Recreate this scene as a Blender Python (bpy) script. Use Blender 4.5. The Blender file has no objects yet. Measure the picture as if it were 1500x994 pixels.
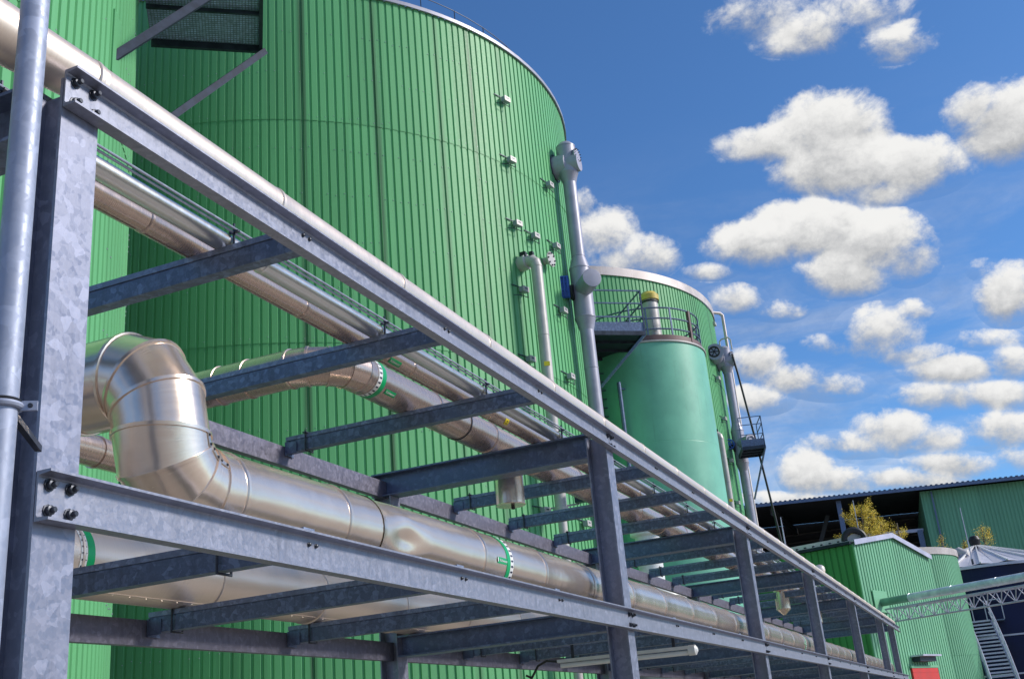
import bpy, math, random
from mathutils import Vector, Matrix
random.seed(7)
R_ = math.radians
SC = bpy.context.scene
COL = SC.collection
GZ = -1.65                                   # ground level; the eye is the origin

# ------------------------------------------------------------------ camera
YAW, PIT, ROL, FPX = R_(21.6587), R_(20.4072), R_(-5.2148), 1578.69
FW = Vector((-math.sin(YAW)*math.cos(PIT), math.cos(YAW)*math.cos(PIT), math.sin(PIT)))
_r = Vector((math.cos(YAW), math.sin(YAW), 0)); _u = _r.cross(FW)
RT = _r*math.cos(ROL) + _u*math.sin(ROL)
UP = -_r*math.sin(ROL) + _u*math.cos(ROL)
cam_d = bpy.data.cameras.new('camera'); cam = bpy.data.objects.new('camera', cam_d); COL.objects.link(cam)
cam_d.sensor_width = 36; cam_d.lens = FPX/1500*36; cam_d.clip_start = 0.05; cam_d.clip_end = 3000
cam.matrix_world = Matrix(((RT.x, UP.x, -FW.x, 0), (RT.y, UP.y, -FW.y, 0), (RT.z, UP.z, -FW.z, 0), (0, 0, 0, 1)))
SC.camera = cam
SC.view_settings.view_transform = 'Standard'; SC.view_settings.look = 'None'
SC.view_settings.gamma = 1; SC.view_settings.exposure = 0.22
SC.cycles.max_bounces = 6; SC.cycles.glossy_bounces = 4; SC.cycles.diffuse_bounces = 3

# ------------------------------------------------------------------ sun
SUN = Vector((0.82, 0.30, 0.56)).normalized()
sd = bpy.data.lights.new('sun', 'SUN'); sd.energy = 3.2; sd.angle = R_(11); sd.color = (1.0, 0.93, 0.83)
so = bpy.data.objects.new('sun', sd); COL.objects.link(so)
so.rotation_euler = (-SUN).to_track_quat('-Z', 'Y').to_euler(); so.location = (30, -10, 40)

# ------------------------------------------------------------------ node expressions
class X:
    """a float socket with operators"""
    def __init__(s, nt, k): s.nt, s.k = nt, k
    def op(s, o, *a, clamp=False):
        n = s.nt.nodes.new('ShaderNodeMath'); n.operation = o; n.use_clamp = clamp
        for i, v in enumerate((s,)+a):
            if isinstance(v, X): s.nt.links.new(v.k, n.inputs[i])
            else: n.inputs[i].default_value = v
        return X(s.nt, n.outputs[0])
    def __add__(s, o): return s.op('ADD', o)
    def __sub__(s, o): return s.op('SUBTRACT', o)
    def __mul__(s, o): return s.op('MULTIPLY', o)
    def __truediv__(s, o): return s.op('DIVIDE', o)
    def rsub(s, c): return (s*-1.0) + c
    def max(s, o): return s.op('MAXIMUM', o)
    def min(s, o): return s.op('MINIMUM', o)
def ss(x, a, b):                              # smooth step
    n = x.nt.nodes.new('ShaderNodeMapRange'); n.interpolation_type = 'SMOOTHSTEP'
    x.nt.links.new(x.k, n.inputs[0]); n.inputs[1].default_value = a; n.inputs[2].default_value = b
    n.inputs[3].default_value = 0; n.inputs[4].default_value = 1
    return X(x.nt, n.outputs[0])
def vdot(nt, vec, c):
    n = nt.nodes.new('ShaderNodeVectorMath'); n.operation = 'DOT_PRODUCT'
    nt.links.new(vec, n.inputs[0]); n.inputs[1].default_value = c
    return X(nt, n.outputs['Value'])
def vscale(nt, vec, c):
    n = nt.nodes.new('ShaderNodeVectorMath'); n.operation = 'MULTIPLY'
    nt.links.new(vec, n.inputs[0]); n.inputs[1].default_value = c
    return n.outputs[0]
def noise(nt, vec, scale, detail=4, rough=.55, dist=0.0):
    n = nt.nodes.new('ShaderNodeTexNoise'); n.inputs['Scale'].default_value = scale
    n.inputs['Detail'].default_value = detail; n.inputs['Roughness'].default_value = rough
    n.inputs['Distortion'].default_value = dist
    if vec is not None: nt.links.new(vec, n.inputs['Vector'])
    return X(nt, n.outputs[0]), n.outputs[1]
def mixc(nt, f, a, b, mode='MIX'):
    n = nt.nodes.new('ShaderNodeMix'); n.data_type = 'RGBA'; n.blend_type = mode
    if isinstance(f, X): nt.links.new(f.k, n.inputs[0])
    else: n.inputs[0].default_value = f
    for i, v in ((6, a), (7, b)):
        if isinstance(v, tuple): n.inputs[i].default_value = v if len(v) == 4 else v+(1,)
        else: nt.links.new(v.k if isinstance(v, X) else v, n.inputs[i])
    return n.outputs[2]

# ------------------------------------------------------------------ world: sky and clouds
W = bpy.data.worlds.new('World'); SC.world = W; W.use_nodes = True
nt = W.node_tree; nt.nodes.clear()
out = nt.nodes.new('ShaderNodeOutputWorld'); bg = nt.nodes.new('ShaderNodeBackground')
nt.links.new(bg.outputs[0], out.inputs[0]); SKYS = 0.09; bg.inputs[1].default_value = SKYS
sky = nt.nodes.new('ShaderNodeTexSky'); sky.sky_type = 'NISHITA'; sky.sun_disc = False
sky.sun_elevation = math.asin(SUN.z); sky.sun_rotation = math.atan2(SUN.x, SUN.y)
sky.altitude = 300; sky.air_density = 1.0; sky.dust_density = 0.6; sky.ozone_density = 2.5
tc = nt.nodes.new('ShaderNodeTexCoord'); D = tc.outputs['Generated']
def pxdir(x, y): return (RT*(x-750) - UP*(y-497) + FW*FPX).normalized()
BLOBS = [  # photograph's clouds: x, y, half width, half height, weight
 (1110,22,62,34,.62),(1190,48,78,34,.66),(1255,20,70,34,.56),(1310,62,52,30,.56),(1150,70,40,14,.4),
 (1130,212,72,30,.9),(1215,195,85,62,1.15),(1240,245,115,46,1.15),(1330,244,88,46,1.0),(1280,282,62,24,.7),(1185,258,60,22,.6),
 (1432,162,44,42,.95),(1480,180,75,62,1.15),(1452,212,36,26,.55),
 (1110,358,72,36,.95),(1190,335,92,46,1.12),(1270,355,95,50,1.12),(1235,400,70,36,.95),(1330,375,45,42,.75),
 (880,345,55,42,.75),(945,375,50,32,.8),(855,300,18,22,.5),(905,385,75,28,.7),
 (1040,398,38,13,.55),(1080,440,42,24,.75),(1140,455,42,16,.5),
 (1215,505,42,18,.6),(1290,490,62,44,.95),(1335,455,30,18,.6),(1330,520,68,20,.75),
 (1475,430,42,48,.95),(1440,395,22,16,.4),(1460,498,60,16,.45),
 (1110,530,46,28,.9),(1165,555,60,26,.85),(1215,565,60,22,.7),(1110,585,50,22,.7),
 (1390,540,72,26,.95),(1480,530,40,28,.8),(1380,580,72,24,.85),(1460,580,70,26,.85),
 (1240,650,70,20,.7),(1310,632,62,34,.9),(1370,645,60,26,.75),(1470,630,60,34,.85),
 (1185,690,44,42,.9),(1230,705,70,24,.8),(1400,682,70,24,.95),(1490,672,40,22,.7),(1330,702,110,18,.8),(1250,735,150,14,.7)]
n1, _ = noise(nt, vscale(nt, D, (1, 1, 1.25)), 17, 10, .62, .25)
n2, _ = noise(nt, vscale(nt, D, (1, 1, 1.2)), 60, 8, .65, .2)
F = None; wsum = None; vsum = None
for (bx, by, ha, hb, wt) in BLOBS:
    c = pxdir(bx, by)
    L = math.hypot(math.hypot(bx-750, by-497), FPX)
    rt = (RT - c*RT.dot(c)).normalized(); up = (UP - c*UP.dot(c)).normalized()
    u = vdot(nt, D, tuple(rt*(L/(ha*1.15)))); v = vdot(nt, D, tuple(up*(L/(hb*1.15))))
    g = (u*u + v*v).rsub(1.0)*wt
    w = g.max(0.0); w = w*w
    F = g if F is None else F.max(g)
    wsum = w if wsum is None else wsum + w
    vsum = w*v if vsum is None else vsum + w*v
F = F.max(-1.0)
V = vsum/(wsum + 0.0005)
# clouds of the same sort over the rest of the sky
sx = nt.nodes.new('ShaderNodeSeparateXYZ'); nt.links.new(D, sx.inputs[0])
zz = X(nt, sx.outputs[2])
plane = nt.nodes.new('ShaderNodeCombineXYZ')
den = zz.max(0.02) + 0.12
for i in (0, 1): nt.links.new((X(nt, sx.outputs[i])/den).k, plane.inputs[i])
n3, _ = noise(nt, plane.outputs[0], 1.3, 7, .55)
inview = ss(vdot(nt, D, tuple(FW)), math.cos(R_(40)), math.cos(R_(30)))
G = (n3 - 0.50)*7.0 - inview*4.0
Fd = F*1.0 + (n1 - 0.5)*2.5 + (n2 - 0.5)*0.8
a_v = ss(Fd*(V*.45 + 1.0).max(.55).min(1.5), 0.0, 0.85)*ss(F, -0.65, 0.0)
a_g = ss(G, 0.0, 0.8)
n4, _ = noise(nt, vscale(nt, D, (2.2, 2.2, 9)), 2.6, 7, .62, .3)
veil = ss(n4, .40, .72)*ss(zz, .52, .18)*.50
alpha = a_v.max(a_g).max(veil)*ss(zz, -0.01, 0.06)*0.97
lit = ss(V*0.85 + (n1 - 0.5)*1.5 + (n2 - 0.5)*1.2, -0.75, 0.60)
lit = lit*inview + (ss(n3, .62, .48))*inview.rsub(1.0)
ccol = mixc(nt, lit, (3.5, 3.6, 3.75), (8.8, 8.7, 8.45))
skyc = mixc(nt, 1.0, sky.outputs[0], (0.70, 1.10, 1.50), 'MULTIPLY')
nt.links.new(mixc(nt, alpha, skyc, ccol), bg.inputs[0])

# ------------------------------------------------------------------ materials
def newmat(name):
    m = bpy.data.materials.new(name); m.use_nodes = True
    t = m.node_tree; b = t.nodes['Principled BSDF']
    return m, t, b
def pos(t): return t.nodes.new('ShaderNodeNewGeometry').outputs['Position']
def orand(t): return X(t, t.nodes.new('ShaderNodeObjectInfo').outputs['Random'])
def bump(t, b, h, strength, dist=.01, prev=None):
    n = t.nodes.new('ShaderNodeBump'); n.inputs['Strength'].default_value = strength; n.inputs['Distance'].default_value = dist
    t.links.new(h.k, n.inputs['Height'])
    if prev: t.links.new(prev.outputs[0], n.inputs['Normal'])
    t.links.new(n.outputs[0], b.inputs['Normal']); return n
def paint(name, col, rough=.45, metal=0.0, var=.18, scale=3.0, dirt=(.05, .05, .045), dirtamt=.25, streak=True, bumpy=.05, spec=.5):
    m, t, b = newmat(name)
    p = pos(t)
    a, _ = noise(t, p, scale, 5, .6)
    s, _ = noise(t, vscale(t, p, (5, 5, .35)) if streak else p, 1.6, 6, .65)
    f, _ = noise(t, p, scale*14, 3, .6)
    c1 = mixc(t, ss(a, .3, .7), tuple(x*(1-var) for x in col), tuple(min(1, x*(1+var)) for x in col))
    c2 = mixc(t, ss(s + (f-.5)*.25, .56, .78)*dirtamt, c1, dirt)
    t.links.new(c2, b.inputs['Base Color'])
    t.links.new((a*.25 + (rough-.12)).k, b.inputs['Roughness'])
    b.inputs['Metallic'].default_value = metal
    b.inputs['Specular IOR Level'].default_value = spec
    if bumpy: bump(t, b, f, bumpy, .004)
    return m
def galv(name, col, metal=.45, rough=.42, cell=26, contrast=.38, dark=.3):
    """hot-dip zinc: crystals of differing tone, drips and dirt"""
    m, t, b = newmat(name)
    p = pos(t)
    wob, wc = noise(t, p, 14, 3, .6)
    off = t.nodes.new('ShaderNodeVectorMath'); off.operation = 'MULTIPLY_ADD'
    t.links.new(wc, off.inputs[0]); off.inputs[1].default_value = (.03, .03, .03); t.links.new(p, off.inputs[2])
    v = t.nodes.new('ShaderNodeTexVoronoi'); v.inputs['Scale'].default_value = cell; v.inputs['Randomness'].default_value = 1
    t.links.new(off.outputs[0], v.inputs['Vector'])
    hs = t.nodes.new('ShaderNodeSeparateColor'); t.links.new(v.outputs['Color'], hs.inputs[0])
    r1 = X(t, hs.outputs[0]); r2 = X(t, hs.outputs[1])
    v2 = t.nodes.new('ShaderNodeTexVoronoi'); v2.inputs['Scale'].default_value = cell*2.7
    t.links.new(off.outputs[0], v2.inputs['Vector'])
    h2 = t.nodes.new('ShaderNodeSeparateColor'); t.links.new(v2.outputs['Color'], h2.inputs[0])
    r3 = X(t, h2.outputs[0])
    a, _ = noise(t, p, 2.2, 6, .62)
    s, _ = noise(t, vscale(t, p, (30, 30, 3)), 1.0, 5, .65)
    tone = r1*(r2*.8+.2)*.6 + r3*.22 + a*.35
    lo = tuple(x*(1-contrast) for x in col); hi = tuple(min(1, x*(1+contrast)) for x in col)
    c1 = mixc(t, ss(tone, .25, .95), lo, hi)
    c2 = mixc(t, ss(s*.6 + a*.5, .50, .78)*dark, c1, (.045, .05, .065))
    t.links.new(c2, b.inputs['Base Color'])
    b.inputs['Metallic'].default_value = metal
    t.links.new((r3*.18 + r1*.12 + (rough-.12)).k, b.inputs['Roughness'])
    bump(t, b, a*.5 + r3*.2 + s*.3, .12, .004)
    return m
def jacket(name, col, rough=.26, grain=230.0, metal=1.0):
    """sheet metal pipe jacket: fine rings round the pipe, slight dents, some dirt"""
    m, t, b = newmat(name)
    uv = t.nodes.new('ShaderNodeUVMap').outputs[0]
    p = pos(t); rnd = orand(t)
    g, _ = noise(t, vscale(t, uv, (grain, 1.4, 0)), 1.0, 4, .7)
    w, _ = noise(t, p, 2.6, 3, .5)
    d, _ = noise(t, p, 7.0, 6, .65)
    sp, _ = noise(t, p, 60.0, 3, .6)
    c1 = mixc(t, g, tuple(x*.80 for x in col), tuple(min(1, x*1.10) for x in col))
    c2 = mixc(t, rnd*.35, c1, tuple(x*.72 for x in col))
    c3 = mixc(t, ss(d + (sp-.5)*.3, .58, .85)*.22, c2, (.26, .21, .18))
    t.links.new(c3, b.inputs['Base Color']); b.inputs['Metallic'].default_value = metal
    t.links.new((g*.10 + d*.09 + (rough-.08)).k, b.inputs['Roughness'])
    n = bump(t, b, w, .30, .03)
    bump(t, b, g, .08, .0012, n)
    return m
def clad(name, col, dirt=.55, streaks=False):
    m, t, b = newmat(name)
    p = pos(t); rnd = orand(t)
    a, _ = noise(t, p, .35, 4, .6)
    s, _ = noise(t, vscale(t, p, (1.5, 1.5, .02)), 1.0, 7, .72)
    f, _ = noise(t, p, 22, 4, .6)
    c0 = mixc(t, rnd*.55 + a*.45, tuple(x*.86 for x in col), tuple(min(1, x*1.14) for x in col))
    c1 = mixc(t, ss(s + (f-.5)*.10, .57, .72)*dirt, c0, tuple(x*.42+.018 for x in col))
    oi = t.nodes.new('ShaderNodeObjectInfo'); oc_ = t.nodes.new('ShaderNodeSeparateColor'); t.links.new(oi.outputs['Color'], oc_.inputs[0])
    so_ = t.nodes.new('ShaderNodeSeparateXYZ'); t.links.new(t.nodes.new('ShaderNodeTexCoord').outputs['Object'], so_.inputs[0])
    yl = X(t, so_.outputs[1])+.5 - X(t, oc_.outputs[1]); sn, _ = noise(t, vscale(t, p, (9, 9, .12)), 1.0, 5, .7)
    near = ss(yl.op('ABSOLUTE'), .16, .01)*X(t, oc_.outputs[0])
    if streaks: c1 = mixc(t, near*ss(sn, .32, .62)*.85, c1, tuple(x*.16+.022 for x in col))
    c2 = mixc(t, ss(f, .62, .8)*.12, c1, (.25, .26, .2))
    t.links.new(c2, b.inputs['Base Color'])
    t.links.new((f*.2 + .40).k, b.inputs['Roughness']); b.inputs['Specular IOR Level'].default_value = .28
    bump(t, b, f, .03, .003)
    return m
M = {}
M['galv'] = galv('galvanised_steel', (.285, .30, .395), .55, .44, 24, .18, .22)
M['galv_beam'] = galv('beam_zinc', (.30, .315, .40), .5, .46, 38, .12, .3)
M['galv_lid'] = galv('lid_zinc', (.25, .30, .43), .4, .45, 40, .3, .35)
M['galv_back'] = galv('shaded_lavender_zinc', (.22, .215, .29), .5, .46, 30, .2)  # back beams: the weaker sun there is put into a darker zinc colour
M['galv_pale'] = galv('galvanised_tube', (.36, .40, .53), .3, .50, 18, .15, .08)
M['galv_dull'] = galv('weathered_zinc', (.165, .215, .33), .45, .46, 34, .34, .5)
M['galv_blue'] = galv('shop_zinc', (.17, .215, .34), .5, .42, 26, .26, .35)
M['bolt'] = paint('bolt_steel', (.06, .065, .08), .4, .7, .3, 30)
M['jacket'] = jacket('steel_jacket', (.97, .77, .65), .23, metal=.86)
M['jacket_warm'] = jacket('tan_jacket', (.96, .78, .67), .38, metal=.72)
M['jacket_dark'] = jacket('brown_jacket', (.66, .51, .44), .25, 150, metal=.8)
M['jacket_bright'] = jacket('bright_jacket', (.92, .90, .90), .30)
M['green'] = clad('green_cladding', (.13, .40, .175), .75, True)
M['green2'] = clad('green_wall_cladding', (.18, .43, .26), .4)
M['green_shaded'] = clad('green_shaded_cladding', (.09, .38, .11), .3)  # shed side turned from the sun: its shade is painted into the green
M['teal'] = paint('teal_paint', (.175, .48, .345), .38, 0, .10, .8, (.10, .25, .16), .35)
M['greypaint'] = paint('grey_duct_paint', (.35, .345, .43), .42, .15, .10, 2, (.12, .12, .13), .3)
M['offwhite'] = paint('off_white_pipe', (.50, .47, .46), .42, .1, .10, 2, (.2, .19, .16), .35)
M['white'] = paint('white_enamel', (.74, .74, .74), .4, 0, .06, 5, (.3, .3, .3), .25)
M['black'] = paint('black_rubber', (.012, .013, .016), .5, 0, .3, 8)
M['dark'] = paint('dark_steel', (.035, .045, .07), .5, .4, .3, 5)
M['grating'] = paint('grating_zinc', (.42, .50, .78), .6, 0, .3, 9)
M['slate'] = paint('slate_steel', (.045, .055, .085), .7, 0, .25, 5, spec=.15)
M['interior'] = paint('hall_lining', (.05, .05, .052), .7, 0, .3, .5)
M['purlin'] = paint('hall_purlin', (.17, .15, .13), .6, 0, .3, 1)
M['flash'] = paint('lavender_flashing', (.50, .49, .62), .4, .2, .12, 1)
M['flash_old'] = paint('old_flashing', (.52, .46, .45), .5, .2, .2, 1, (.2, .15, .12), .5)
M['brown'] = paint('brown_band', (.13, .075, .075), .5, .1, .25, 2)
M['yellow'] = paint('yellow_cap', (.62, .47, .09), .45, 0, .15, 5)
M['sticker'] = paint('yellow_sticker', (.70, .58, .02), .4, 0, .05, 9, dirtamt=0)
M['band'] = paint('green_band', (.0, .36, .12), .3, 0, .06, 9, dirtamt=0)
M['print'] = paint('white_print', (.80, .80, .80), .35, 0, .03, 9, dirtamt=.05)
M['ink'] = paint('dark_print', (.012, .014, .05), .4, 0, .05, 9, dirtamt=0)
M['blue'] = paint('blue_enamel', (.012, .07, .34), .35, 0, .2, 9)
M['navy'] = paint('navy_tank', (.005, .009, .05), .45, 0, .25, .6, spec=.25)
M['greygreen'] = paint('grey_green_pipe', (.16, .33, .25), .4)
M['paleblue'] = paint('pale_blue_pipe', (.74, .80, .92), .35, .3)
M['roofwhite'] = paint('white_roof', (.66, .63, .66), .35, .3, .12, 1)
M['red'] = paint('red_door', (.62, .035, .03), .4, 0, .08, 2)
M['ground'] = paint('yard_concrete', (.30, .26, .225), .8, 0, .25, .4, (.12, .11, .09), .5, False, .2)
M['bark'] = paint('bark', (.20, .16, .11), .8, 0, .3, 6)
def leafmat():
    m, t, b = newmat('yellow_leaves'); r = orand(t)
    n, _ = noise(t, pos(t), 3.5, 3, .6)
    t.links.new(mixc(t, ss(n, .35, .65), (.50, .40, .02), (.85, .60, .03)), b.inputs['Base Color'])
    b.inputs['Roughness'].default_value = .6
    return m
M['leaf'] = leafmat()

# ------------------------------------------------------------------ mesh helpers
ORG = {}
def basis(d):
    d = Vector(d).normalized()
    a = Vector((0, 0, 1)) if abs(d.z) < .9 else Vector((1, 0, 0))
    u = a.cross(d).normalized(); return u, d.cross(u).normalized(), d
class MB:
    def __init__(s): s.v, s.f, s.uv = [], [], []
    def add(s, vs, fs, uvs=None):
        o = len(s.v); s.v += [Vector(p) for p in vs]
        for i, f in enumerate(fs):
            s.f.append([j+o for j in f]); s.uv.append(uvs[i] if uvs else None)
        return s
    def obox(s, c, ax, ay, az, hx, hy, hz):
        c = Vector(c); ax, ay, az = Vector(ax)*hx, Vector(ay)*hy, Vector(az)*hz
        vs = [c+ax*i+ay*j+az*k for i in (-1, 1) for j in (-1, 1) for k in (-1, 1)]
        return s.add(vs, [(0,1,3,2),(4,6,7,5),(0,4,5,1),(2,3,7,6),(0,2,6,4),(1,5,7,3)])
    def box(s, x0, x1, y0, y1, z0, z1):
        return s.obox(((x0+x1)/2, (y0+y1)/2, (z0+z1)/2), (1,0,0), (0,1,0), (0,0,1), abs(x1-x0)/2, abs(y1-y0)/2, abs(z1-z0)/2)
    def bar(s, a, b, w, h, up=(0,0,1)):
        a, b = Vector(a), Vector(b); d = (b-a); L = d.length; d.normalize()
        u = Vector(up).cross(d)
        u = u.normalized() if u.length > 1e-4 else basis(d)[0]
        return s.obox((a+b)/2, d, u, d.cross(u), L/2, w/2, h/2)
    def prism(s, prof, o, au, av, aw):
        """closed outline (u,v) pushed along the vector aw"""
        o, au, av, aw = Vector(o), Vector(au), Vector(av), Vector(aw); n = len(prof)
        vs = [o+au*a+av*b for a, b in prof] + [o+au*a+av*b+aw for a, b in prof]
        fs = [(i, (i+1) % n, (i+1) % n+n, i+n) for i in range(n)]
        return s.add(vs, fs+[tuple(range(n-1, -1, -1)), tuple(range(n, 2*n))])
    def rings(s, rs, cap0=False, cap1=False, us=None, vlen=1.0):
        n = len(rs[0]); vs = [p for r in rs for p in r]; fs, uv = [], []
        for k in range(len(rs)-1):
            for i in range(n):
                j = (i+1) % n
                fs.append((k*n+i, k*n+j, (k+1)*n+j, (k+1)*n+i))
                if us: uv.append(((us[k], i/n*vlen), (us[k], (i+1)/n*vlen), (us[k+1], (i+1)/n*vlen), (us[k+1], i/n*vlen)))
                else: uv.append(None)
        if cap0: fs.append(tuple(range(n-1, -1, -1))); uv.append(None)
        if cap1: fs.append(tuple(range((len(rs)-1)*n, len(rs)*n))); uv.append(None)
        return s.add(vs, fs, uv)
    def lathe(s, prof, o, axis=(0,0,1), n=24, cap0=True, cap1=True, arc=None):
        u, v, d = basis(axis); o = Vector(o)
        rs = [[o+d*h+(u*math.cos(t)+v*math.sin(t))*r for t in [2*math.pi*i/n for i in range(n)]] for r, h in prof]
        hs = [h for r, h in prof]
        return s.rings(rs, cap0, cap1, hs, 2*math.pi*max(p[0] for p in prof))
    def cyl(s, a, b, r, n=12, r2=None):
        a, b = Vector(a), Vector(b)
        return s.lathe([(r, 0), (r if r2 is None else r2, (b-a).length)], a, b-a, n)
    def tube(s, pts, r, n=8, caps=True, closed=False):
        rs = mitre([Vector(p) for p in pts], r, n, closed)
        us = [0.0]
        for k in range(1, len(rs)): us.append(us[-1]+(Vector(pts[k % len(pts)])-Vector(pts[k-1])).length)
        return s.rings(rs, caps and not closed, caps and not closed, us, 2*math.pi*r)
    def torus(s, c, axis, R, r, n=32, m=8):
        u, v, d = basis(axis); c = Vector(c)
        return s.tube([c+(u*math.cos(t)+v*math.sin(t))*R for t in [2*math.pi*i/n for i in range(n)]], r, m, closed=True)
    def mesh(s, name, mat, off=Vector((0,0,0)), ang=32):
        me = bpy.data.meshes.new(name)
        me.from_pydata([tuple(p-off) for p in s.v], [], s.f)
        if any(s.uv):
            l = me.uv_layers.new(name='UVMap').data; k = 0
            for f, u in zip(s.f, s.uv):
                for q in range(len(f)):
                    if u: l[k].uv = u[q]
                    k += 1
        me.materials.append(M[mat] if isinstance(mat, str) else mat)
        me.update()
        if ang: me.shade_smooth(); me.set_sharp_from_angle(angle=R_(ang))
        return me
    def build(s, name, mat, parent=None, ang=32):
        off = ORG.get(parent.name, Vector((0,0,0))) if parent else Vector((0,0,0))
        o = bpy.data.objects.new(name, s.mesh(name, mat, off, ang)); COL.objects.link(o)
        if parent: o.parent = parent
        ORG[o.name] = off.copy()
        return o
def mitre(pts, r, n, closed=False, d0=None, d1=None):
    N = len(pts); rs = []
    segs = [(pts[(i+1) % N]-pts[i]).normalized() for i in range(N if closed else N-1)]
    u, v, _ = basis(segs[0]); prev = segs[0]
    for i in range(N + (1 if closed else 0)):
        k = i % N
        if closed: di, do = segs[(k-1) % N], segs[k]
        else:
            di = segs[i-1] if i > 0 else segs[0]; do = segs[i] if i < N-1 else segs[-1]
        tgt = di if (i > 0 or closed) else do
        q = prev.rotation_difference(tgt); u = q @ u; v = q @ v; prev = tgt
        nrm = (di+do).normalized(); ring = []
        if not closed and i == 0 and d0: nrm = d0.normalized()
        if not closed and i == N-1 and d1: nrm = d1.normalized()
        rad = r[k] if isinstance(r, (list, tuple)) else r
        for j in range(n):
            t = 2*math.pi*j/n; e = (u*math.cos(t)+v*math.sin(t))*rad
            ring.append(pts[k]+e-tgt*(e.dot(nrm)/tgt.dot(nrm)))
        rs.append(ring)
    if closed: rs[-1] = rs[0]
    return rs
def thing(name, label, cat, loc=(0,0,0), group=None):
    o = bpy.data.objects.new(name, None); COL.objects.link(o); o.location = loc; o.empty_display_size = .2
    ORG[o.name] = Vector(loc); o['label'] = label; o['category'] = cat
    if group: o['group'] = group
    return o
def tag(o, label, cat, group=None):
    o['label'] = label; o['category'] = cat
    if group: o['group'] = group
    return o
def inst(name, me, parent, off, rotz=0.0):
    """one more object on a shared mesh; off is a world position"""
    o = bpy.data.objects.new(name, me); COL.objects.link(o)
    o.location = Vector(off)-(ORG[parent.name] if parent else Vector((0,0,0))); o.rotation_euler = (0, 0, rotz)
    if parent: o.parent = parent
    ORG[o.name] = ORG[parent.name] if parent else Vector((0,0,0))
    return o
def dup(src, loc, label, rotz=0.0):
    c = src.copy(); COL.objects.link(c); c.location = loc; c.rotation_euler = (0, 0, rotz); c['label'] = label; ORG[c.name] = Vector(loc)
    def rec(a, b):
        for ch in list(a.children):
            k = ch.copy(); COL.objects.link(k); k.parent = b; rec(ch, k)
    rec(src, c); return c
def struct(o): o['kind'] = 'structure'; return o

# ------------------------------------------------------------------ ground
g = MB(); N = 24; S = 900.0
for i in range(N):
    for j in range(N):
        x0, x1, y0, y1 = -S+2*S*i/N, -S+2*S*(i+1)/N, -S+2*S*j/N, -S+2*S*(j+1)/N
        g.add([(x0,y0,GZ),(x1,y0,GZ),(x1,y1,GZ),(x0,y1,GZ)], [(0,1,2,3)])
struct(g.build('ground', 'ground', None, 0))

# ------------------------------------------------------------------ corrugated sheet
def sheet_profile(width, n, depth=.030, gr=.045, slope=.014):
    """flat crests parted by narrow grooves: list of (u, outward)"""
    p = width/n; pr = [(0, 0)]
    for k in range(n):
        c = (k+.5)*p
        pr += [(c-gr/2-slope, 0), (c-gr/2, -depth), (c+gr/2, -depth), (c+gr/2+slope, 0)]
    pr.append((width, 0)); return pr

# ================================================================== big green tanks
NP = 57
TIERS = [(GZ+.02, 3.12), (3.12, 9.06), (9.06, 15.0), (15.0, 18.95)]
PANEL = {}; TB = (-18.4, 27.4)
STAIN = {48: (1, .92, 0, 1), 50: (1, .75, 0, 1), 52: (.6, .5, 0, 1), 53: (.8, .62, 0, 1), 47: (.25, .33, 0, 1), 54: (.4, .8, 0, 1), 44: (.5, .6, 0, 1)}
def tank_panels(R):
    if R not in PANEL:
        res = []
        for (z0, z1) in TIERS:
            mb = MB(); wd = 2*math.pi/NP; pr = sheet_profile(2*math.pi*R/NP, 5)
            lap = .012
            for zz_, out_ in ((z0-.06, lap), (z1, 0)):
                for u_, d_ in pr:
                    a_ = u_/R - wd/2; mb.v.append(Vector(((R+d_+out_)*math.cos(a_), (R+d_+out_)*math.sin(a_), zz_)))
            n_ = len(pr)
            for i in range(n_-1): mb.f.append((i, i+1, n_+i+1, n_+i)); mb.uv.append(None)
            res.append(mb.mesh('cladding_panel', 'green', Vector((0,0,0)), 20))
        PANEL[R] = res
    return PANEL[R]
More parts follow.
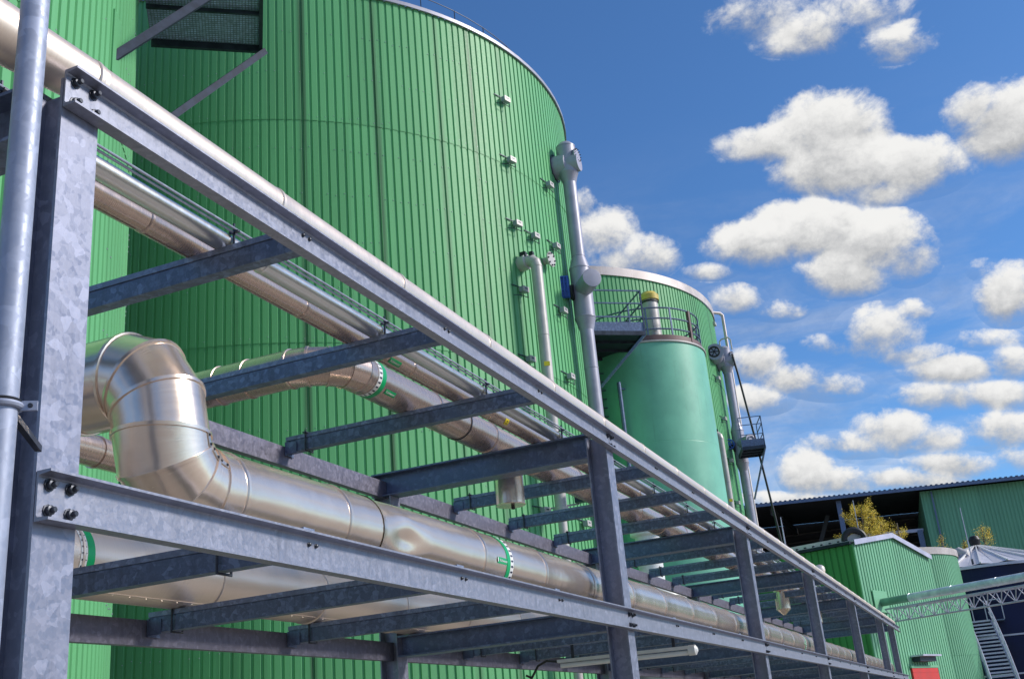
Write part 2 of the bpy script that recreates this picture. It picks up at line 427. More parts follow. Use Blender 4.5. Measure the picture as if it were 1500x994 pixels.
def big_tank(c, label, a0, a1, rail):
    R = 9.38; zt = 18.95
    t = thing('storage_tank', label, 'tank', (c[0], c[1], GZ), 'big round green tanks')
    sh = MB().lathe([(R-.06, 0), (R-.06, zt-GZ-.05)], (c[0], c[1], GZ), n=114, cap0=False, cap1=False)
    sh.build('shell', 'dark', t)
    mb = MB().lathe([(R+.02, zt-GZ-.03), (R*.5, zt-GZ+.75), (.3, zt-GZ+1.2)], (c[0], c[1], GZ), n=57, cap0=False)
    mb.build('roof', 'flash_old', t)
    mb = MB().lathe([(R+.035, zt-GZ-.04), (R+.07, zt-GZ-.04), (R+.07, zt-GZ+(.36 if rail == 'band' else .07)), (R-.1, zt-GZ+(.38 if rail == 'band' else .09))], (c[0], c[1], GZ), n=114, cap0=False, cap1=False)
    mb.build('rim_flashing', 'flash_old' if rail == 'band' else 'greypaint', t)
    ms = tank_panels(R)
    for k in range(NP):
        a = 360*k/NP
        if not (a0 <= (a if a <= 180 else a-360) <= a1): continue
        for m_, (z0, z1) in zip(ms, TIERS):
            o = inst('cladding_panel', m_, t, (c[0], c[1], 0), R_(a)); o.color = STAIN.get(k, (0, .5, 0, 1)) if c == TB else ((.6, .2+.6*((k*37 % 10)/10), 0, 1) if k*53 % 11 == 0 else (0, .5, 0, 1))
    if rail == 'rail':
        mb = MB(); rr = R-.62
        for h in (.62, 1.05):
            mb.tube([(c[0]+rr*math.cos(x), c[1]+rr*math.sin(x), zt+h) for x in [2*math.pi*i/90 for i in range(90)]], .013, 5, closed=True)
        mb.build('guard_rail', 'dark', t)
        for i in range(46):
            a = 2*math.pi*i/46
            MB().cyl((c[0]+rr*math.cos(a), c[1]+rr*math.sin(a), zt+.1), (c[0]+rr*math.cos(a), c[1]+rr*math.sin(a), zt+1.06), .015, 5).build('rail_post', 'dark', t)
    # sheet screws: too many to count
    sc = MB(); rows = []
    for (z0, z1) in TIERS:
        zz_ = z0+.08
        while zz_ < z1-.2: rows.append(zz_); zz_ += 1.25
    for k in range(NP*5):
        a = 360*(k/5)/NP-180/NP
        if not (a0 <= (a if a <= 180 else a-360) <= a1): continue
        for z_ in rows:
            if random.random() < .42: continue
            rr = R+.006; aa = R_(a+.35); o_ = Vector((c[0]+rr*math.cos(aa), c[1]+rr*math.sin(aa), z_+random.uniform(-.05, .05)))
            sc.lathe([(.013, 0), (.010, .012)], o_, (math.cos(aa), math.sin(aa), 0), 5, cap0=False)
    s_ = sc.build('sheet_screw', 'greypaint', t, 0); s_['kind'] = 'stuff'
    return t
TA, TB, TC = (-18.4, 6.05), (-18.4, 27.4), (-18.5, 49.2)
big_tank(TA, 'pale green ribbed round tank at the left edge, nearest of the big tanks', -75, 75, 'none')
big_tank(TB, 'tall green ribbed round tank with thin guard rail round its top, in the middle', -115, 45, 'rail')
big_tank(TC, 'green ribbed round tank with a pale band round its top, behind the teal silo', -100, 45, 'band')

# ================================================================== pipe rack
rack = thing('pipe_rack', 'long galvanised steel pipe rack on two levels, bolted columns and beams, running into the distance', 'pipe rack', (-3.8, 2.5, GZ))
CY = [2.62, 8.81, 14.66, 20.38, 26.65, 33.15, 36.84]
XF, XW = -2.62, -2.68                 # flange tips and web of the front beams
ZU = (2.305, 2.462); ZL = (.778, .943)  # front beams, upper and lower
ZX = {'U': (2.345, 2.475), 'L': (.845, .975)}; ZP = {'U': (2.25, 2.47), 'L': (.79, .972)}
XB = -4.90                            # face of the back beams
def hcol(mb, x0, x1, y, z0, z1, w=.18, tf=.013, tw=.012):
    mb.box(x0, x0+tf, y-w/2, y+w/2, z0, z1); mb.box(x1-tf, x1, y-w/2, y+w/2, z0, z1)
    mb.box(x0+tf, x1-tf, y-tw/2, y+tw/2, z0, z1)
for i, y in enumerate(CY):
    m_ = 'galv' if i == 0 else 'galv_blue'
    mb = MB(); hcol(mb, XW-.183, XW-.003, y, GZ, 2.43); mb.box(XW-.26, XW+.05, y-.16, y+.16, GZ, GZ+.02)
    mb.build('column', 'galv', rack)
    mb = MB(); hcol(mb, -5.0, -4.82, y, GZ, 2.245); mb.box(-5.05, -4.77, y-.15, y+.15, GZ, GZ+.02)
    mb.build('column', 'galv', rack)
# bolts
bm_ = MB().lathe([(.022, 0), (.022, .004), (.0165, .005), (.0165, .019), (.010, .021), (.010, .034), (.008, .036)], (0,0,0), (1,0,0), 8)
BOLT = bm_.mesh('bolt', 'bolt', ang=40)
BOLT_S = MB().lathe([(.011, 0), (.011, .003), (.0085, .004), (.0085, .011), (.004, .014)], (0,0,0), (1,0,0), 7).mesh('bolt', 'bolt', ang=40)
def bolt(parent, x, y, z, small=False): inst('bolt', BOLT_S if small else BOLT, parent, (x, y, z))
def chan(x, z0, z1, y0, y1, toward, fl=.06, tw=.008, tf=.011):
    """U channel along Y, web at x, flanges pointing to +x or -x"""
    s = toward; pr = [(0, z0), (s*fl, z0), (s*fl, z0+tf*.8), (s*tw*1.6, z0+tf*1.25), (s*tw, z0+tf*1.9), (s*tw, z1-tf*1.9), (s*tw*1.6, z1-tf*1.25), (s*fl, z1-tf*.8), (s*fl, z1), (0, z1)]
    return MB().prism(pr if s < 0 else pr, (x, y0, 0), (1,0,0), (0,0,1), (0, y1-y0, 0))
XBAR_Y = []
for i in range(6):
    a, b = CY[i], CY[i+1]; n = 4 if b-a > 5 else 2
    XBAR_Y += [(i, a+(b-a)*k/n+(.0 if i else -.10)+(.03 if i == 0 else 0)) for k in range(1, n)]
for i in range(6):
    y0 = CY[i]-.09 if i == 0 else CY[i]+.004; y1 = CY[i+1]-.004 if i < 5 else CY[i+1]+2.0
    for z0, z1 in (ZU, ZL):
        bmn = chan(XW, z0, z1, y0, y1, 1).build('edge_beam', 'galv_beam', rack)
        zc = (z0+z1)/2
        for (yy, sgn) in ((CY[i], 1), (CY[i+1], -1)):
            offs = (.045, -.045) if (i == 0 and sgn == 1) else (.045*sgn,)
            for dy in offs:
                for dz in (-.042, .042): bolt(bmn, XW+.008, yy+dy, zc+dz)
        for (bi, yy) in XBAR_Y:
            if bi == i:
                for dy in (-.028, .028): bolt(bmn, XW+.008, yy+dy, zc+.035, True)
    for z0, z1 in ((2.24, 2.40), (.77, .93)):
        mb = chan(XB-.004, z0, z1, CY[i]+.01 if i else CY[i]-.09, CY[i+1]-.01, -1)
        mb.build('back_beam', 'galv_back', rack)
# cross beams: hat rail with a lid, hook clamp at the back end
def cross_mesh():
    L = -XB-.006+XW-.006
    mb = MB()
    mb.box(0, L, 0, .075, 0, .094); mb.box(.0, L, .004, .07, .094, .099)
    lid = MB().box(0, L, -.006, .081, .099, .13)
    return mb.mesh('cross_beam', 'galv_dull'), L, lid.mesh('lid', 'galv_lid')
CM, CL, LID = cross_mesh()
cl = MB()
cl.tube([(0, -.014, .155), (0, -.014, -.012), (0, .09, -.012), (0, .09, .155)], .0065, 6)
cl.box(-.018, .018, -.03, .1, .131, .139)
CLAMP = cl.mesh('hook_clamp', 'bolt')
br = MB(); br.box(0, .012, -.012, .10, -.012, .10); br.box(.012, .11, -.010, -.004, -.005, .09)
BRK = br.mesh('end_bracket', 'galv_blue')
for (i, y) in XBAR_Y:
    for lv in 'UL':
        z0 = ZX[lv][0]
        o = inst('cross_beam', CM, rack, (XB+.006, y-.037, z0))
        ORG[o.name] = Vector((XB+.006, y-.037, z0))
        xc = XB+(.20 if lv == 'U' or (i, y) != XBAR_Y[0] else 1.75)
        inst('hook_clamp', CLAMP, o, (xc, y-.037, z0))
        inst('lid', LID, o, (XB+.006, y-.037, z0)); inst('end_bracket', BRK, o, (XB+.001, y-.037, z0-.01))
        bolt(o, XB+.013, y+.005, z0+.04, True)
# portal beams over each column pair
def ibeam_x(mb, x0, x1, y, z0, z1, w=.18, tf=.014, tw=.009):
    mb.box(x0, x1, y-w/2, y+w/2, z1-tf, z1); mb.box(x0, x1, y-w/2, y+w/2, z0, z0+tf)
    mb.box(x0, x1, y-tw/2, y+tw/2, z0+tf, z1-tf)
for i, y in enumerate(CY):
    for lv in 'UL':
        mb = MB(); x0 = -5.02 if lv == 'U' else -4.817
        ibeam_x(mb, x0, XW-.186, y, *ZP[lv])
        if lv == 'U': mb.box(x0, x0+.01, y-.085, y+.085, ZP[lv][0]+.014, ZP[lv][1]-.014)
        mb.build('portal_beam', 'galv_blue', rack)

# ================================================================== jacketed pipes
def seg_mesh(r, L, mat, n=32, bead=.005, seam=None):
    mb = MB(); prof = [(r, 0), (r+bead*1.4, .005), (r+bead*1.4, .021), (r+.001, .024), (r, .03)]
    k = max(2, int(L/.25)); prof += [(r, .03+(L-.032)*q/k) for q in range(1, k+1)]
    mb.lathe(prof, (0,0,0), (0,1,0), n, False, False)
    if seam is not None:                  # lap along the jacket with rivets
        a = R_(seam); c = Vector((math.cos(a), 0, math.sin(a))); tt = Vector((-math.sin(a), 0, math.cos(a)))
        mb.obox(c*(r+.0015)+Vector((0, L/2, 0)), (0,1,0), tt, c, L/2-.03, .012, .0016)
        q = .08
        while q < L-.05: mb.lathe([(.004, 0), (.003, .004)], c*(r+.002)+Vector((0, q, 0)), c, 5); q += .14
    return mb.mesh('jacket_section', mat)
def straight_y(t, x, z, r, y0, y1, L, mat, seam=None, n=32):
    me = seg_mesh(r, L, mat, n, .004 if r < .1 else .006, seam); y = y0; k = 0
    while y < y1-L*.3:
        o = inst('jacket_section', me, t, (x, y, z)); y += L
    return y
def gore(t, pts, r, mat, d0=None, d1=None, n=36, name='elbow_section', bead=.006):
    """mitred sections along a polyline, each its own mesh with a bead at its start"""
    pts = [Vector(p) for p in pts]; rs = mitre(pts, r, n, False, d0, d1); u0 = 0.0
    for k in range(len(pts)-1):
        A, B = rs[k], rs[k+1]; ca, cb = pts[k], pts[k+1]; ax = (cb-ca).normalized(); mb = MB(); L = (cb-ca).length
        def lip(R0, c, h, e): return [p+(p-c).normalized()*e+ax*h for p in R0]
        rr = [lip(A, ca, 0, 0), lip(A, ca, 0, bead*1.3), lip(A, ca, .016, bead*1.3), lip(A, ca, .018, .0005)]
        m = max(1, int(L/.3)); rr += [[a+(b-a)*q/m for a, b in zip(A, B)] for q in range(1, m+1)]
        us = [u0, u0, u0+.014, u0+.018]+[u0+L*q/m for q in range(1, m+1)]
        mb.rings(rr, False, False, us, 2*math.pi*r); mb.build(name, mat, t); u0 += L
def arc(c, a, b, Rb, k):
    """points from corner centre c; start direction a to end direction b (unit vectors from the bend centre)"""
    c, a, b = Vector(c), Vector(a), Vector(b)
    return [c+(a*math.cos(math.pi/2*i/k)+b*math.sin(math.pi/2*i/k))*Rb for i in range(k+1)]
def end_disc(t, p, d, r, mat, name='end_cap'):
    MB().lathe([(r*1.02, 0), (r*1.02, .03), (r*.2, .034)], p, d, 32).build(name, mat, t)
def marking(t, x, y, z, r, flip, label_at, txt, lab_ang, side=1):
    """green pipe band, white arrow band and label plate on a pipe along Y"""
    b = MB().lathe([(r+.0015, 0), (r+.003, .001), (r+.003, .055), (r+.0015, .056)], (x, y, z), (0,1,0), 40, False, False)
    b.build('colour_band', 'band', t)
    y2 = y+.057 if flip > 0 else y-.052
    b = MB().lathe([(r+.0015, 0), (r+.003, .001), (r+.003, .05), (r+.0015, .051)], (x, y2, z), (0,1,0), 40, False, False)
    wb = b.build('arrow_band', 'print', t)
    ar = MB(); n = max(10, int(2*math.pi*r/.036))
    for k in range(n):
        a = 2*math.pi*k/n; c = Vector((math.cos(a), 0, math.sin(a))); tt = Vector((-math.sin(a), 0, math.cos(a)))
        o = Vector((x, y2+.025, z))+c*(r+.0045); Y = Vector((0, 1, 0))
        hw = .0105
        ar.add([o-Y*.018-tt*hw*.5, o-Y*.018+tt*hw*.5, o+Y*.004+tt*hw*.5, o+Y*.004-tt*hw*.5], [(0,1,2,3)])
        ar.add([o+Y*.004-tt*hw, o+Y*.004+tt*hw, o+Y*.02], [(0,1,2)])
    ar.build('arrow_print', 'ink', wb, 0)
    a = R_(lab_ang); c = Vector((math.cos(a), 0, math.sin(a))); tt = Vector((-math.sin(a), 0, math.cos(a)))
    yl = y+label_at; nn = 5; hh = .021; mb = MB(); LH = .075
    for k in range(nn):
        a0, a1 = a-hh/r+2*hh/r*k/nn, a-hh/r+2*hh/r*(k+1)/nn
        p = [Vector((x+(r+.003)*math.cos(q), 0, z+(r+.003)*math.sin(q))) for q in (a0, a1)]
        mb.add([p[0]+Vector((0, yl-LH, 0)), p[0]+Vector((0, yl+LH, 0)), p[1]+Vector((0, yl+LH, 0)), p[1]+Vector((0, yl-LH, 0))], [(0,1,2,3)])
    lp = mb.build('label_plate', 'band', t)
    cu = bpy.data.curves.new('label_text', 'FONT'); cu.body = txt; cu.size = .027; cu.align_x = 'CENTER'; cu.align_y = 'CENTER'; cu.extrude = .0004
    cu.materials.append(M['print'])
    tmp = bpy.data.objects.new('label_text', cu); COL.objects.link(tmp); bpy.context.view_layer.update()
    tme = bpy.data.meshes.new_from_object(tmp.evaluated_get(bpy.context.evaluated_depsgraph_get())); bpy.data.objects.remove(tmp)
    o = bpy.data.objects.new('label_text', tme); COL.objects.link(o); o.parent = lp
    p = Vector((x, yl, z))+c*(r+.0045)-ORG[lp.name]
    xx = Vector((0, 1, 0)); yy = c.cross(xx)
    o.matrix_local = Matrix(((xx.x, yy.x, c.x, p.x), (xx.y, yy.y, c.y, p.y), (xx.z, yy.z, c.z, p.z), (0,0,0,1)))
def sticker(t, x, y, z, r, ang, w=.07, h=.055, txt='GAS'):
    a = R_(ang); mb = MB(); nn = 5
    for k in range(nn):
        a0, a1 = a-h/2/r+h/r*k/nn, a-h/2/r+h/r*(k+1)/nn
        p = [Vector((x+(r+.002)*math.cos(q), 0, z+(r+.002)*math.sin(q))) for q in (a0, a1)]
        mb.add([p[0]+Vector((0, y-w/2, 0)), p[0]+Vector((0, y+w/2, 0)), p[1]+Vector((0, y+w/2, 0)), p[1]+Vector((0, y-w/2, 0))], [(0,1,2,3)])
    st = mb.build('warning_sticker', 'sticker', t)
    ib = MB(); c = Vector((math.cos(a), 0, math.sin(a))); tt = Vector((-math.sin(a), 0, math.cos(a))); o = Vector((x, y, z))+c*(r+.0035); Y = Vector((0,1,0))
    ib.obox(o+tt*.010+Y*.004, Y, tt, c, w*.22, .003, .0004); ib.obox(o-tt*.012-Y*.006, Y, tt, c, w*.10, .003, .0004); ib.obox(o-tt*.012+Y*.016, Y, tt, c, w*.09, .003, .0004)
    ib.build('sticker_print', 'ink', st)

# P: the large lower pipe with its double elbow
PX, PZ, PR, PY = -3.14, 1.18, .206, 3.64
p_ = thing('jacketed_pipe', 'large shiny steel pipe with a goose-neck elbow on the lower level of the rack', 'pipe', (PX, PY, PZ))
Rb = .215; Ru = .19; zh = PZ+Rb+.10+Ru
Ru = .30; zh = PZ+Rb+Ru
up = [Vector((PX-.20+.20*math.sin(t), PY, PZ+Rb+Ru*math.cos(t))) for t in [math.pi/2*i/3 for i in range(4)]]       # from -X turning down
dn = arc((PX, PY+Rb, PZ+Rb), (0,-1,0), (0,0,-1), Rb, 3)     # from down turning to +Y
gore(p_, [(-9.6, PY, zh), (-7.6, PY, zh), (-5.6, PY, zh), (-4.0, PY, zh), (-3.62, PY, zh)]+up, PR, 'jacket', None, Vector((0,0,-1)))
gore(p_, dn+[(PX, PY+Rb+.13, PZ)], PR, 'jacket', Vector((0,0,-1)), Vector((0,1,0)))
yst = PY+Rb+.13
# sections; the third one is dented
me_p = seg_mesh(PR, 1.1, 'jacket', 40, .006)
inst('jacket_section', seg_mesh(PR, 4.87-yst, 'jacket', 40), p_, (PX, yst, PZ))
inst('jacket_section', seg_mesh(PR, .35, 'jacket', 40), p_, (PX, 4.87, PZ))
y = 5.22; DLn = 1.35; mb = MB(); nseg = 44; n = 72; rsx = []
for q in range(nseg+1):
    yy = y+DLn*q/nseg; ring = []
    for j in range(n):
        a = 2*math.pi*j/n; f = 1.0; dy = yy-(y+.30); an = lambda c: math.atan2(math.sin(a-R_(c)), math.cos(a-R_(c)))
        # a kicked-in crease low on the near side, a ridge running up and back from it
        ridge = R_(22)+dy*2.2
        f -= .17*math.exp(-(dy/.16)**2)*math.exp(-(an(-12)/.34)**2)
        f -= .05*math.exp(-((dy+.16)/.12)**2)*math.exp(-(an(40)/.6)**2)
        f += .035*math.exp(-((dy-.02)/.10)**2)*math.exp(-(an(26)/.20)**2)
        f += .03*math.exp(-((dy-.28)/.22)**2)*math.exp(-(an(0)/.6)**2)
        if q == 0: f += .028
        ring.append(Vector((PX+PR*f*math.cos(a), yy, PZ+PR*f*math.sin(a))))
    rsx.append(ring)
mb.rings(rsx, False, False, [DLn*q/nseg for q in range(nseg+1)], 2*math.pi*PR)
o = mb.build('jacket_section', 'jacket', p_); o['label'] = 'dented jacket section'
y = 6.57
while y < 37.0: inst('jacket_section', me_p, p_, (PX, y, PZ)); y += 1.1
marking(p_, PX, 6.92, PZ, PR, 1, -.085, '\u258c K\u00fchlwasser', -4)
marking(p_, PX, 19.84, PZ, PR, 1, -.085, '\u258c K\u00fchlwasser', -4)
# lap strips with screws on the elbow
def lap_strip(t, a, b, out_, w=.022):
    a, b, out_ = Vector(a), Vector(b), Vector(out_).normalized(); d = (b-a).normalized()
    MB().obox((a+b)/2+out_*.002, d, out_.cross(d), out_, (b-a).length/2, w/2, .002).build('lap_strip', 'jacket_bright', t)
    s = MB()
    for f in (.15, .85): s.lathe([(.007, 0), (.005, .006)], a+(b-a)*f+out_*.004, out_, 6)
    s.build('lap_screw', 'bolt', t)
cdir = Vector((.86, .5, 0)).normalized()
oc = [v+Vector((0, 0, 0)) for v in dn]
for q in range(len(dn)-1):
    a_, b_ = dn[q], dn[q+1]
    ax = (b_-a_).normalized(); o_ = (Vector((1.0, .25, .35))-ax*Vector((1.0, .25, .35)).dot(ax)).normalized()
    lap_strip(p_, a_+ax*.03+o_*(PR+.001), b_-ax*.02+o_*(PR+.001), o_)
# Q: the pipe behind it on the lower level
QX, QZ, QR = -4.70, 1.183, .208
q_ = thing('jacketed_pipe', 'thick pipe low at the back of the rack, green arrow band beside first column', 'pipe', (QX, 0, QZ))
straight_y(q_, QX, QZ, QR, -.4, 36.6, 1.25, 'jacket_warm', -62)
marking(q_, QX, 4.64, QZ, QR, -1, -.35, 'K\u00fchlwasser', 10)
# small pipe dropping into Q
s_ = thing('jacketed_pipe', 'short dark pipe glimpsed through the crook of the goose-neck elbow', 'pipe', (-4.72, 2, 1.95))
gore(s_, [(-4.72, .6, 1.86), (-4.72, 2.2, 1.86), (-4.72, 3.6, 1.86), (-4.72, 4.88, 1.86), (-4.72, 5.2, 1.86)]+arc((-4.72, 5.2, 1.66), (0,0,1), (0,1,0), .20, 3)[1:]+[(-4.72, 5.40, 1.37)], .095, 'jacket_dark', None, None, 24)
# cream pipe along the top front
CX, CZ, CR = -2.925, 2.611, .136
c_ = thing('jacketed_pipe', 'cream sunlit pipe lying along the top front edge of the rack', 'pipe', (CX, 0, CZ))
straight_y(c_, CX, CZ, CR, -2.03, 1.7, 1.25, 'jacket_warm', 60)
rd = []
for q in range(6):
    f = q/5; ctr = Vector((CX+(-2.782-CX)*f, 1.72+1.05*f, CZ+(2.566-CZ)*f)); r_ = CR+.004+(.092-CR-.004)*f
    rd.append([ctr+Vector((math.cos(t), 0, math.sin(t)))*r_ for t in [2*math.pi*i/32 for i in range(32)]])
MB().rings(rd, False, False, [.1*q for q in range(6)], .8).build('reducer', 'jacket_warm', c_)
CX, CZ, CR = -2.782, 2.566, .090
ye = straight_y(c_, CX, CZ, CR, 2.72, 37.3, 1.22, 'jacket_warm', 215)
MB().lathe([(.10, 0), (.11, .05), (.10, .11), (.06, .15), (.02, .16)], (CX, 22.3, CZ+.04), (0,0,1), 20).build('vent_dome', 'jacket_warm', c_)
# p2 bright and p3 brown
p2 = thing('jacketed_pipe', 'slim bright pipe next to the thin twin conduit on the upper level', 'pipe', (-3.163, 0, 2.523))
straight_y(p2, -3.163, 2.523, .049, 1.3, 37, 1.55, 'jacket_bright', 220, 24)
p3 = thing('jacketed_pipe', 'slim brown pipe pressed against the bright one on the upper level', 'pipe', (-3.35, 0, 2.536))
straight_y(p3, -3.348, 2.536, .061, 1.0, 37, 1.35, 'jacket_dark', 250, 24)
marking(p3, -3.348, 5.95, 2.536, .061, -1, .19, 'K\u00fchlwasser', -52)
sticker(p3, -3.348, 8.02, 2.536, .061, -38); sticker(p3, -3.348, 13.72, 2.536, .061, -40)
cd = thing('conduit', 'thin twin conduit on small black clips beside the bright slim pipe', 'conduit', (-3.09, 0, 2.56))
for dx, dz in ((0, 0), (.016, .012)):
    MB().tube([(-3.105+dx, 1.0, 2.565+dz), (-3.105+dx, 37, 2.565+dz)], .0065, 8).build('conduit_tube', 'galv_pale', cd)
cm = MB(); cm.box(-.025, .032, -.010, .010, -.004, .006); cm.cyl((0, 0, -.085), (0, 0, .05), .007, 6); cm.box(-.02, .03, -.02, .02, -.09, -.082)
CLIP = cm.mesh('clip', 'bolt')
for (i, y) in XBAR_Y+[(0, v) for v in CY]: inst('clip', CLIP, cd, (-3.105, y, 2.565))
# d: from the nearest tank, elbow, then along the upper level
DX, DZ, DR, DY = -3.815, 2.616, .140, 6.13
d_ = thing('jacketed_pipe', 'brown pipe bending onto the upper level, green arrow band just after its bend', 'pipe', (DX, DY, DZ))
Rd = .33
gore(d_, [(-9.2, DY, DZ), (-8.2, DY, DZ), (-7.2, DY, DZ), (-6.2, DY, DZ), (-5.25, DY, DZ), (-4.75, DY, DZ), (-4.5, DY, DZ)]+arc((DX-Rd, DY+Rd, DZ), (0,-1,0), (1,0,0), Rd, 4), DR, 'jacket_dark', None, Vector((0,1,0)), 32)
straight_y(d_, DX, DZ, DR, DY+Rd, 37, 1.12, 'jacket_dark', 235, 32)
marking(d_, DX, 6.62, DZ, DR, -1, .17, 'K\u00fchlwasser', -45)
sticker(d_, DX, 13.62, DZ, DR, -50, .11, .09)
MB().torus((DX, 8.15, DZ), (0,1,0), DR+.003, .006, 32, 6).build('pipe_strap', 'bolt', d_)
# condensate pots below d
for (yy, z0, r, cone, lab) in ((9.2, 2.06, .135, 0, 'shiny flat-bottomed drain pot under the upper level by the second column'), (23.6, 2.12, .15, .11, 'shiny drain pot with conical bottom under the upper level further along the rack'), (28.2, 2.12, .15, .11, 'smaller looking drain pot with conical bottom beyond the other conical pot')):
    t = thing('drain_pot', lab, 'drain pot', (DX, yy, z0), 'drain pots under the upper pipes')
    MB().lathe([(r, 0), (r, .52)], (DX, yy, z0), n=28, cap0=not cone).build('pot_body', 'jacket', t)
    MB().torus((DX, yy, z0+.005), (0,0,1), r, .005, 28, 6).build('rim_bead', 'jacket', t)
    if cone: MB().lathe([(r, 0), (.03, -cone)], (DX, yy, z0-.003), n=28, cap0=False).build('pot_cone', 'jacket', t)
    else: MB().cyl((DX+.02, yy, z0-.035), (DX+.02, yy, z0+.01), .018, 10).build('drain_stub', 'black', t)

# ================================================================== galvanised down pipe at the left
t = thing('down_pipe', 'pale galvanised vertical pipe in front of the first column, held by one clamp', 'pipe', (-2.44, 2.16, GZ))
rr = .0445
MB().lathe([(rr, 0), (rr, 7.5)], (-2.44, 2.16, GZ), n=32).build('tube', 'galv_pale', t)
zc = 1.02
cb = MB().torus((-2.44, 2.16, zc), (0,0,1), rr+.006, .010, 36, 8).build('clamp_ring', 'galv_pale', t)
MB().torus((-2.44, 2.16, zc+.013), (0,0,1), rr+.004, .006, 36, 6).build('rubber_liner', 'black', cb)
ux = Vector((.75, .66, 0)).normalized(); uy = Vector((-.66, .75, 0)).normalized()
tb = MB(); tb.obox(Vector((-2.44, 2.16, zc))+Vector((.82, .57, 0)).normalized()*(rr+.030), (.82,.57,0), (0,0,1), (.57,-.82,0), .022, .014, .005)
tb.build('clamp_tab', 'galv_pale', cb)
MB().lathe([(.008, 0), (.006, .006)], Vector((-2.44, 2.16, zc))+Vector((.82, .57, 0)).normalized()*(rr+.033)+Vector((.57,-.82,0))*.005, (.57,-.82,0), 8).build('clamp_screw', 'bolt', cb)
arm = MB().bar((-2.46, 2.21, zc), (XW-.01, 2.54, zc), .02, .02); arm.build('clamp_arm', 'bolt', cb)

# ================================================================== grey risers and small pipes on tanks B and C
def radial(c, x, y):
    d = Vector((x-c[0], y-c[1], 0)).normalized(); return d, Vector((-d.y, d.x, 0))
def riser(tc_, x, y, lab, wheel):
    d, tt = radial(tc_, x, y); wallp = Vector((tc_[0], tc_[1], 0))+d*9.36
    t = thing('gas_riser', lab, 'duct', (x, y, GZ), 'tall grey ducts on the tanks'); r = .20
    side = Vector((.97, -.08, 0)).normalized()
    me = MB()
    zs = [GZ, 1.0, 3.2, 5.4, 7.6, 9.6, 10.75]
    for a, b in zip(zs, zs[1:]+[None]):
        if b is None: break
        MB().lathe([(r, 0), (r+.008, .004), (r+.008, .03), (r, .035), (r, b-a)], (x, y, a), n=28, cap0=False, cap1=False).build('duct_section', 'greypaint', t)
    MB().lathe([(r, 0), (.295, .36), (.31, .37), (.31, .40), (.295, .41), (.295, 1.9), (.31, 1.91), (.31, 1.94), (.295, 1.95), (r, 2.3), (r+.008, 2.31), (r+.008, 2.34), (r, 2.35)], (x, y, 10.75), n=32, cap0=False, cap1=False).build('tee_body', 'greypaint', t)
    MB().lathe([(r, 0), (r+.008, .004), (r+.008, .03), (r, .035), (r, 2.47)], (x, y, 13.05), n=28, cap0=False, cap1=False).build('duct_section', 'greypaint', t)
    MB().lathe([(r, 0), (.29, .30), (.30, .31), (.30, .34), (.29, .35), (.29, 1.20), (.298, 1.205), (.298, 1.24), (.285, 1.25), (.19, 1.36), (.05, 1.37)], (x, y, 15.5), n=32, cap0=False).build('head', 'greypaint', t)
    # duct from the wall to the head
    a = wallp+Vector((0, 0, 16.0)) ; b = Vector((x, y, 16.2))
    ax = (Vector((b.x, b.y, 0))-Vector((a.x, a.y, 0))).normalized()
    MB().lathe([(.43, -.05), (.43, .0), (.37, .01), (.37, .42), (.30, .46), (.27, .80)], Vector((a.x, a.y, 16.12)), ax, 32).build('wall_duct', 'greypaint', t)
    MB().torus(Vector((a.x, a.y, 16.12))+ax*.03, ax, .42, .02, 32, 6).build('wall_collar', 'dark', t)
    # bolted manhole
    o = Vector((x, y, 16.35))+side*.28
    mh = MB().lathe([(.17, 0), (.17, .04), (.225, .045), (.225, .07)], o, side, 28).build('manhole', 'greypaint', t)
    u, v, w = basis(side)
    for q in range(14):
        an = 2*math.pi*q/14
        MB().cyl(o+(u*math.cos(an)+v*math.sin(an))*.20+side*.03, o+(u*math.cos(an)+v*math.sin(an))*.20+side*.12, .013, 6).build('bolt', 'bolt', mh)
    # capped branch
    s2 = Vector((.62, -.78, .0)).normalized() if not wheel else Vector((.75, -.66, 0)).normalized()
    o = Vector((x, y, 12.02))
    MB().lathe([(.265, .1), (.265, .86), (.275, .86), (.275, .89), (.25, .895)], o, s2, 32, cap0=False).build('capped_branch', 'greypaint' if wheel else 'greypaint', t)
    if wheel: MB().torus(o+s2*.91, s2, .16, .03, 24, 6).build('branch_ring', 'greypaint', t)
    # valve stub to the wall
    w_ = Vector((tc_[0], tc_[1], 0)); dd = (Vector((x, y, 0))-w_).normalized()
    MB().cyl(w_+dd*9.3+Vector((0, 0, 12.05)), Vector((x, y, 12.05)), .20, 20).build('valve_stub', 'offwhite', t)
    gap = (Vector((x, y, 0))-w_).length-9.38-.37
    return t, dd
